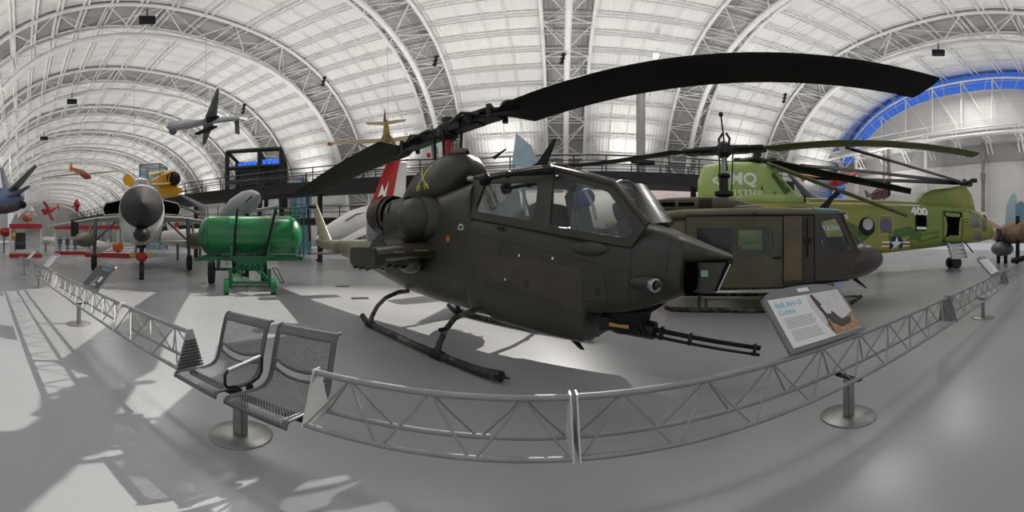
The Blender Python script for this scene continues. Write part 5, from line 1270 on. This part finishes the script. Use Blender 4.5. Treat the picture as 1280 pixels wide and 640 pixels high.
for p in RP[1:-1]: B().tube([p - off + up3 * -.45, V((p.x, p.y, 0)) - off], .16, 8).build('ramp_post', mat('dark_walkway_steel', (.02, .02, .02)), rw)
cp = at(801, 245, 24.6); 
t = thing('steel_column', 'tall round pale steel column rising behind the long rotor blade', 'column', (cp.x, cp.y, 0))
B().lathe([(0, .42), (.05, .42), (.08, .33), (13.2, .33), (13.25, .36), (13.6, .36)], (0, 0, 0), (0, 0, 1), 24).build('shaft', mat('bright_column_steel', (.5, .48, .46), .45, .3, .08, 1), t)
b = B(); b.box((0, 0, 13.85), (.6, .6, .4)); b.build('blue_cap_light', SCREEN, t); B().box((0, -.4, 7.3), (1.7, .35, .28)).build('cross_bracket', BLACK, t)
# dark gallery frame with lit blue windows
def fpt(x, y, d): return at(x, y, d)
g0, g1 = at(284, 232, 44), at(352, 226, 40)
t = thing('gallery_box', 'dark open gallery frame holding a row of lit blue windows', 'gallery', (g0.x, g0.y, 0)); off = V((g0.x, g0.y, 0))
def Z(y, p): return CAMH + math.hypot(p.x, p.y) * math.tan(R((300 - y) / K))
b = B(); fl = lambda p, z: V((p.x, p.y, z)) - off
bk = V((-.55, .83, 0)) * 6
for p in (g0, lerp(g0, g1, .62), g1): b.tube([fl(p, 0), fl(p, Z(190, p))], .3, 6); b.tube([fl(p + bk, 6), fl(p + bk, Z(192, p))], .3, 6); b.tube([fl(p, Z(190, p)), fl(p + bk, Z(190, p))], .25, 6)
for y in (190, 211, 228): b.tube([fl(g0, Z(y, g0)), fl(g1, Z(y - 4, g1))], .28, 6)
b.build('dark_frame', BLACK, t)
b = B(); b.prism([fl(g0 + bk, Z(228, g0)), fl(g1 + bk, Z(224, g1)), fl(g1 + bk, Z(190, g1)), fl(g0 + bk, Z(190, g0))], bk * .05); b.build('back_panel', BLACK, t)
for i in range(9):
    q0, q1 = lerp(g0, g1, .12 + .095 * i) + bk * .5, lerp(g0, g1, .12 + .095 * i + .08) + bk * .5
    B().prism([fl(q0, Z(208, g0)), fl(q1, Z(208, g0)), fl(q1, Z(199, g0)), fl(q0, Z(199, g0))], bk * .03).build('blue_window', SCREEN, t)
gp = at(376, 215, 42)
t = thing('glass_lift_tower', 'blue-green glazed lift tower standing on the far walkway', 'tower', (gp.x, gp.y, 0))
B().lathe([(0, 1.25), (8.2, 1.25), (8.8, 1.1), (9.2, .6)], (0, 0, 0), (0, 0, 1), 16).build('tower_glazing', mat('blue_green_glazing', (.10, .22, .28), .12, 0, .35, 1.2), t)
b = B()
for k in range(8): a = k * math.pi / 4; b.tube([(1.27 * math.cos(a), 1.27 * math.sin(a), 0), (1.27 * math.cos(a), 1.27 * math.sin(a), 8.2)], .05, 5)
for z in (2, 4, 6, 8): b.tube([(1.27 * math.cos(k * math.pi / 8), 1.27 * math.sin(k * math.pi / 8), z) for k in range(16)], .05, 5, True)
b.build('tower_mullion', GREYDK, t)
# glass box tower behind the yellow floatplane
gp = at(192, 245, 62); W_ = 1.9
t = thing('glass_stair_tower', 'dark-framed glass box tower behind the yellow biplane', 'tower', (gp.x, gp.y, 0), -.9)
b = B(); zt = Z(208, gp)
for x in (-W_, W_):
    for y in (-W_, W_): b.box((x, y, zt / 2), (.22, .22, zt))
for z in (zt, zt - 3):
    for s in (-1, 1): b.box((0, s * W_, z), (W_ * 2, .2, .22)); b.box((s * W_, 0, z), (.2, W_ * 2, .22))
b.build('tower_frame', GREYDK, t); B().box((0, 0, zt / 2), (W_ * 1.9, W_ * 1.9, zt - .3)).build('tower_glass', GLASSB, t)

# ------------------------------------------------------------------ red-topped exhibit cases with uniformed mannequins
def case(px0, px1, ytop, ybase, d, label, nm='exhibit_case'):
    p0, p1 = at(px0, 300, d), at(px1, 300, d); c = (p0 + p1) / 2; w_ = (p1 - p0).length; h = CAMH + d * math.tan(R((300 - ytop) / K))
    t = thing(nm, label, 'display case', (c.x, c.y, 0), math.atan2(p1.y - p0.y, p1.x - p0.x), 'red-topped glass display cases')
    B().box((0, 0, .18), (w_, 2.0, .36)).build('red_plinth', RED, t, bevel=.03)
    B().box((0, 0, h - .25), (w_, 2.0, .42)).build('red_canopy', RED, t, bevel=.03)
    for x in (-w_ / 2 + .1, w_ / 2 - .1):
        for y in (-.9, .9): B().box((x, y, h / 2), (.12, .12, h - .8)).build('corner_post', CREAM, t)
    B().prism([(-w_ / 2 + .16, -.93, .37), (w_ / 2 - .16, -.93, .37), (w_ / 2 - .16, -.93, h - .47), (-w_ / 2 + .16, -.93, h - .47)], (0, .02, 0)).build('front_glass', GLASS, t)
    return t, w_, h
c1, w1, h1 = case(12, 52, 280, 320, 34, 'red-topped glass display case nearest the left barrier, with a white board')
B().box((w1 * .22, .1, 1.9), (1.3, .08, 1.7)).build('white_board', CREAM, c1); B().box((-.5, .3, 1.6), (1.0, .5, 1.7)).build('black_exhibit', BLACK, c1)
c2, w2, h2 = case(69, 148, 282, 316, 41, 'wide red-topped display case with dark blue uniforms inside')
def mannequin(px, d, label, m):
    p = at(px, 300, d); t = thing('mannequin', label, 'mannequin', (p.x, p.y, .37), math.atan2(-p.y, -p.x) + math.pi / 2, 'uniformed mannequins in the wide case')
    S_ = lambda P, r: B().tube(P, r, 12)
    b = B()
    b.loft([sec(0, 0, 0, 0)] ) if False else None
    rings = []
    for z, rx, ry in ((.82, .17, .12), (.95, .18, .13), (1.1, .17, .12), (1.3, .21, .13), (1.42, .2, .11), (1.48, .09, .07)):
        rings.append([V((rx * math.cos(k * math.pi / 8), ry * math.sin(k * math.pi / 8), z)) for k in range(16)])
    b.loft(rings)
    for s in (-1, 1):
        b.tube([(s * .09, 0, .88), (s * .1, 0, .5), (s * .1, .01, .06)], [.09, .075, .055], 10); b.tube([(s * .2, 0, 1.4), (s * .25, .01, 1.12), (s * .24, -.06, .86)], [.06, .05, .04], 10)
        b.ell((s * .1, -.05, .04), (.05, .13, .04))
    b.build('uniform', m, t); b = B(); b.ell((0, 0, 1.62), (.08, .1, .12)); b.tube([(0, 0, 1.46), (0, 0, 1.56)], .05); b.build('head', SKIN, t); B().lathe([(0, .09), (.05, .12), (.08, .11), (.09, .02)], (0, 0, 1.68), (0, 0, 1), 14).build('cap', m, t)
    return t
mannequin(75, 40.6, 'mannequin in dark blue uniform, left one in the wide red-topped case', DKBLUE)
mannequin(84.5, 40.7, 'mannequin in black flight clothing, middle one in the wide case', BLACK)
mannequin(94, 40.6, 'mannequin in dark clothing behind the olive drop tank', mat('dark_flight_cloth', (.03, .03, .035), .8))

# ------------------------------------------------------------------ parked aircraft and fragments seen between the big ones
d8 = 29
plane('silver_star_fighter', 'pale swept-wing jet with red stars parked behind the fighter and tank', 'fighter jet', [(at(300, 300, d8 + 1), .4), (at(280, 299, d8), .8), (at(240, 298, d8), .85), (at(205, 297, d8 + 1), .6)],
      [('wing', CREAM, [at(262, 301, d8 - .5), at(192, 302, d8 - 6), at(188, 303, d8 - 5), at(232, 302, d8)], .2), ('wing', CREAM, [at(262, 297, d8 + 1), at(222, 292, d8 + 8), at(214, 292, d8 + 8), at(236, 297, d8 + 1)], .2)], CREAM, CREAM, cable=False,
      extra=[slab('tail_fin', CREAM, [at(212, 294, d8 + 1), at(228, 294, d8 + 1), at(214, 268, d8 + 1), at(204, 268, d8 + 1)], .15), rod('landing_gear', GREYDK, [at(250, 302, d8), V((*at(250, 302, d8).xy, 0))], .12), rod('landing_gear', GREYDK, [at(222, 302, d8), V((*at(222, 302, d8).xy, 0))], .12),
             lambda t, c: B().prism([at(221 + 5 * math.sin(k * math.pi / 5) * (1 if k % 2 == 0 else .42), 281 - 5.6 * math.cos(k * math.pi / 5) * (1 if k % 2 == 0 else .42), d8 + .9) - c for k in range(10)], (.02, -.05, 0)).build('red_star', RED, t)])
d9 = 21
def legs(pts, r=.1, m=None):
    def f(t, c):
        for p in pts: B().tube([p - c, V((p.x, p.y, 0)) - c], r, 8).build('landing_gear', m or GREYDK, t)
    return f
plane('white_naval_jet', 'white jet fuselage with red and white tail fin behind the exhaust of the attack helicopter', 'jet', [(at(395, 302, d9 - 1), .15), (at(410, 293, d9 - .8), .5), (at(440, 281, d9), .85), (at(480, 270, d9 + 1), 1.0), (at(560, 255, d9 + 3), 1.0)],
      [('wing', CREAM, [at(455, 284, d9 - .3), at(415, 306, d9 - 4.5), at(421, 308, d9 - 4), at(490, 280, d9 + .6)], .2)], CREAM, CREAM, cable=False,
      extra=[slab('red_tail_fin', RED, [at(462, 258, d9 - .2), at(489, 256, d9), at(500, 200, d9 + 1), at(485, 200, d9 + 1)], .2), slab('white_rudder', CREAM, [at(489, 256, d9), at(506, 255, d9 + .2), at(508, 205, d9 + 1), at(499, 203, d9 + 1)], .18),
             slab('white_flash', WHITEMARK, [at(472, 247, d9 - .35), at(478, 230, d9 - .2), at(480, 240, d9 - .25), at(486, 226, d9 - .1), at(481, 250, d9 - .25), at(478, 243, d9 - .3)], .05), legs([at(450, 282, d9), at(520, 265, d9 + 2)]),
             rod('canopy_rail', GREYDK, [at(432, 276, d9 - .9), at(445, 268, d9 - .6), at(462, 265, d9 - .2)], .05), blob('red_beacon', RED, at(536, 194, 19), (.12, .12, .16))])
d10 = 33
plane('silver_airliner', 'long warm-white airliner fuselage filling the gap under the walkway', 'airliner', [(at(520, 275, d10 + 2), 1.2), (at(580, 268, d10), 2.0), (at(700, 268, d10), 2.1), (at(840, 262, d10 + 2), 2.1), (at(905, 258, d10 + 6), 1.4)], [('wing', BAREMETAL, [at(690, 280, d10 - 2.5), at(640, 292, d10 - 14), at(655, 293, d10 - 14), at(740, 283, d10 - 2)], .5)], PINKWHITE, PINKWHITE, cable=False,
      extra=[legs([at(620, 284, d10), at(760, 283, d10)], .25)])
# pale blue rotor-less helicopter top right behind the canopy
d11 = 14.5
plane('pale_blue_helicopter', 'pale blue helicopter fin rising just behind the dark canopy frame', 'helicopter', [(at(700, 222, d11), .2), (at(675, 222, d11), .45), (at(650, 222, d11), .5), (at(640, 230, d11 + .5), .4)], [], BLUEPL, BLUEPL, cable=False,
      extra=[slab('upright_fin', BLUEPL, [at(640, 205, d11), at(674, 207, d11), at(664, 183, d11), at(645, 167, d11)], .2), legs([at(655, 222, d11), at(690, 222, d11)], .08)])
# blue-finned brown aircraft at the right edge
d12 = 26
plane('brown_patrol_aircraft', 'brown and tan aircraft with pale blue fin on a stand at the right edge', 'aeroplane', [(at(1244, 294, d12 + 2), .3), (at(1250, 295, d12 + 1), .6), (at(1258, 293, d12), .75), (at(1272, 290, d12 - 2), .8), (at(1310, 288, d12 - 5), .75)],
      [('wing', mat('tan_weathered_skin', (.23, .15, .085), .5, 0, .4, 2, dirt=(.09, .06, .04), dirt_amt=.8), [at(1244, 296, d12 + 2.5), at(1222, 298, d12 + 7), at(1222, 300, d12 + 6.5), at(1248, 299, d12)], .3), ('wing', mat('red_brown_skin', (.27, .09, .04), .5, 0, .2, 1), [at(1246, 288, d12 + 3), at(1228, 273, d12 + 8), at(1234, 274, d12 + 8), at(1256, 286, d12 + 2)], .3)], BROWNPL, mat('tan_weathered_skin', (.36, .24, .15)), cable=False,
      extra=[slab('blue_tail_fin', BLUEPL, [at(1256, 285, d12), at(1258, 258, d12), at(1263, 245, d12), at(1267, 241, d12), at(1270, 244, d12), at(1273, 262, d12), at(1274, 285, d12)], .16), slab('blue_tail_fin', mat('mid_blue_fin', (.16, .30, .40), .4), [at(1270, 285, d12 - 2), at(1269, 256, d12 - 2), at(1276, 251, d12 - 2), at(1290, 262, d12 - 2), at(1290, 285, d12 - 2)], .16),
             blob('engine_cowl', mat('grey_engine', (.14, .15, .15), .4, .3), at(1253, 311, d12 - 1), (.85, .85, .55)), *[rod('exhaust_pipe', mat('sooty_pipe', (.07, .05, .04), .5, .4), [at(1247 + 5 * k, 287, d12 - 1), at(1248 + 5 * k, 294, d12 - 1.3), at(1246 + 5 * k, 300, d12 - 1.4)], .14) for k in range(5)], rod('black_stand', BLACK, [at(1272, 270, d12 - 3), V((*at(1272, 270, d12 - 3).xy, 0))], .14), rod('black_stand', BLACK, [at(1266, 326, d12 - 3), at(1284, 322, d12 - 4)], .2), legs([at(1248, 300, d12 - 1), at(1257, 300, d12 - 1), at(1272, 296, d12 - 2)], .14, BLACK)])
# red and black parts of hanging aircraft seen between the green rotors
d13 = 30
plane('red_white_aerobat', 'red and white aeroplane hung beyond the two rotors of the green helicopter', 'aeroplane', [(at(1036, 232, d13), .12), (at(1042, 228, d13), .45), (at(1056, 224, d13 + 1), .45), (at(1070, 216, d13 + 3), .2)],
      [('wing', RED, [at(1046, 226, d13), at(1000, 217, d13 - 4), at(1001, 221, d13 - 3.4), at(1058, 226, d13 + 1)], .2), ('wing', CREAM, [at(1050, 224, d13 + 1), at(1075, 209, d13 + 5), at(1080, 211, d13 + 5), at(1062, 224, d13 + 2)], .2)], RED, RED,
      extra=[slab('orange_panel', ORANGE, [at(997, 216, d13 - 3), at(1005, 216, d13 - 3), at(1006, 227, d13 - 3), at(1002, 227, d13 - 3)], .1)])
d14 = 27
plane('dark_engine_display', 'dark engine with a grey blade standing above the green fuselage', 'engine', [(at(1096, 236, d14), .4), (at(1099, 240, d14), .75), (at(1100, 248, d14), .7)], [('propeller_blade', GREYDK, [at(1083, 247, d14 - .5), at(1080, 238, d14 - .5), at(1082, 237, d14 - .5), at(1092, 247, d14 - .5)], .1)], RED, mat('brown_engine', (.12, .06, .05), .5, .2, .3, 4), cable=False,
      extra=[legs([at(1099, 250, d14)], .2), slab('dark_side_panel', BLACK, [at(1107, 226, d14), at(1113, 226, d14), at(1113, 245, d14), at(1107, 245, d14)], .15)])
d15 = 19.5
plane('black_finned_aircraft', 'black aircraft fin and wing between the rear pylon and the fuselage of the green helicopter', 'aeroplane', [(at(1000, 262, 23), .3), (at(1018, 258, 23), .7), (at(1040, 262, 23), .4)], [('wing', BLACK, [at(1012, 258, 23), at(985, 218, 25), at(990, 220, 25), at(1030, 258, 23)], .2)], BLACK, BLACK, cable=False,
      extra=[slab('tail_fin', BLACK, [at(1024, 258, 22), at(1036, 258, 22), at(1058, 234, 22), at(1053, 236, 22)], .12), legs([at(1018, 262, 23)])])
# far hall floor exhibits on the left
rr = random.Random(4)
far = [(8, 290, 44, RED, 'low red aeroplane at the far left edge'), (22, 296, 52, YELLOW, 'tiny yellow aeroplane left of the near display case'), (60, 301, 48, CREAM, 'small cream aeroplane between the two red-topped cases'), (122, 309, 29, CREAM, 'pale aeroplane low behind the fighter nose wheel')]
for px, py_, d, m, lb in far:
    w_ = 9 if d > 40 else 14
    plane('parked_aeroplane', lb, 'aeroplane', [(at(px - w_, py_, d), .15), (at(px - w_ * .7, py_, d), .5), (at(px, py_, d), .6), (at(px + w_, py_ - 2, d + 2), .2)], [('wing', m, [at(px - 4, py_, d - .4), at(px - 7, py_ - 1, d - 5), at(px - 3, py_ - 1, d - 5), at(px + 3, py_, d)], .2), ('wing', m, [at(px - 4, py_, d + .4), at(px - 2, py_ - 1, d + 5), at(px + 2, py_ - 1, d + 5), at(px + 3, py_, d)], .2)], m, m, cable=False,
          extra=[slab('tail_fin', m, [at(px + w_ - 4, py_ - 2, d + 2), at(px + w_, py_ - 2, d + 2), at(px + w_ + 1, py_ - 9, d + 2), at(px + w_ - 2, py_ - 9, d + 2)], .1), legs([at(px - 3, py_, d)], .1)])
b1 = at(138, 315, 34)
t = thing('red_plinth', 'low red display plinth with an orange engine behind the fighter drop tank', 'plinth', (b1.x, b1.y, 0), .6)
B().box((0, 0, .22), (5.2, 1.6, .44)).build('plinth_base', RED, t, bevel=.04); B().box((0, 0, .46), (5.2, 1.6, .03)).build('plinth_top', CREAM, t)
b = B(); b.lathe([(-.5, .1), (-.4, .4), (.3, .5), (.5, .2)], (.9, 0, 1.0), (1, 0, 0), 14); b.tube([(.9, 0, .47), (.9, 0, .9)], .15); b.build('orange_engine', ORANGE, t)
# black spot clusters and cameras on the trusses
for i, (px, py_, d) in enumerate([(184, 25, 36), (90, 127, 62), (55, 173, 90), (1173, 66, 45), (406, 97, 46), (546, 71, 48), (705, 68, 48), (306, 131, 46), (982, 118, 52)]):
    p = at(px, py_, min(d, under_roof(px, py_, 3.8 if i > 3 else 4.4)))
    names = ['black box on the nearest left arch', 'black box on the second left arch crown', 'small far black box on the third left arch', 'black box above the blue window band', 'black lamp trio above the brown aeroplane, left', 'black lamp trio on the arch just left of the rotor hub', 'black lamp trio beside the central truss tube', 'black lamp trio above the grey drone tail', 'black lamp trio below the long rotor blade tip']
    t = thing('truss_lamp', names[i], 'lamp', p, math.atan2(p.y, p.x) + math.pi / 2, 'black lamps clamped to the roof trusses')
    if i < 4:
        B().box((0, 0, 0), (1.5, .9, .6)).build('lamp_box', BLACK, t, bevel=.05); B().tube([(0, 0, .3), (0, 0, 1.6)], .06).build('hanging_bracket', BLACK, t)
    else:
        for k in range(3): B().lathe([(-.2, .1), (-.1, .2), (.25, .24)], (.1 * k, 0, -.55 * k), (.5, -.8, -.3), 10).build('lamp_head', BLACK, t)
        B().tube([(0, .1, .2), (.2, .1, -1.3)], .05).build('hanging_bracket', BLACK, t)
# floor sockets
for px, py_, lb in ((450, 373, 'flat dark floor grate left of the skid'), (428, 358, 'small dark floor grate near the tail boom')):
    p = at(px, py_, 1.7 / math.tan(R((py_ - 300) / K))); t = thing('floor_grate', lb, 'grate', (p.x, p.y, 0), .5)
    B().box((0, 0, .006), (.5, .3, .012)).build('grate_plate', mat('dark_plate', (.08, .075, .07), .5, .4), t)
    b = B()
    for i in range(6): b.box((-.2 + .08 * i, 0, .014), (.03, .26, .004))
    tag(b.build('grate_bar', BLACK, t), kind='stuff')
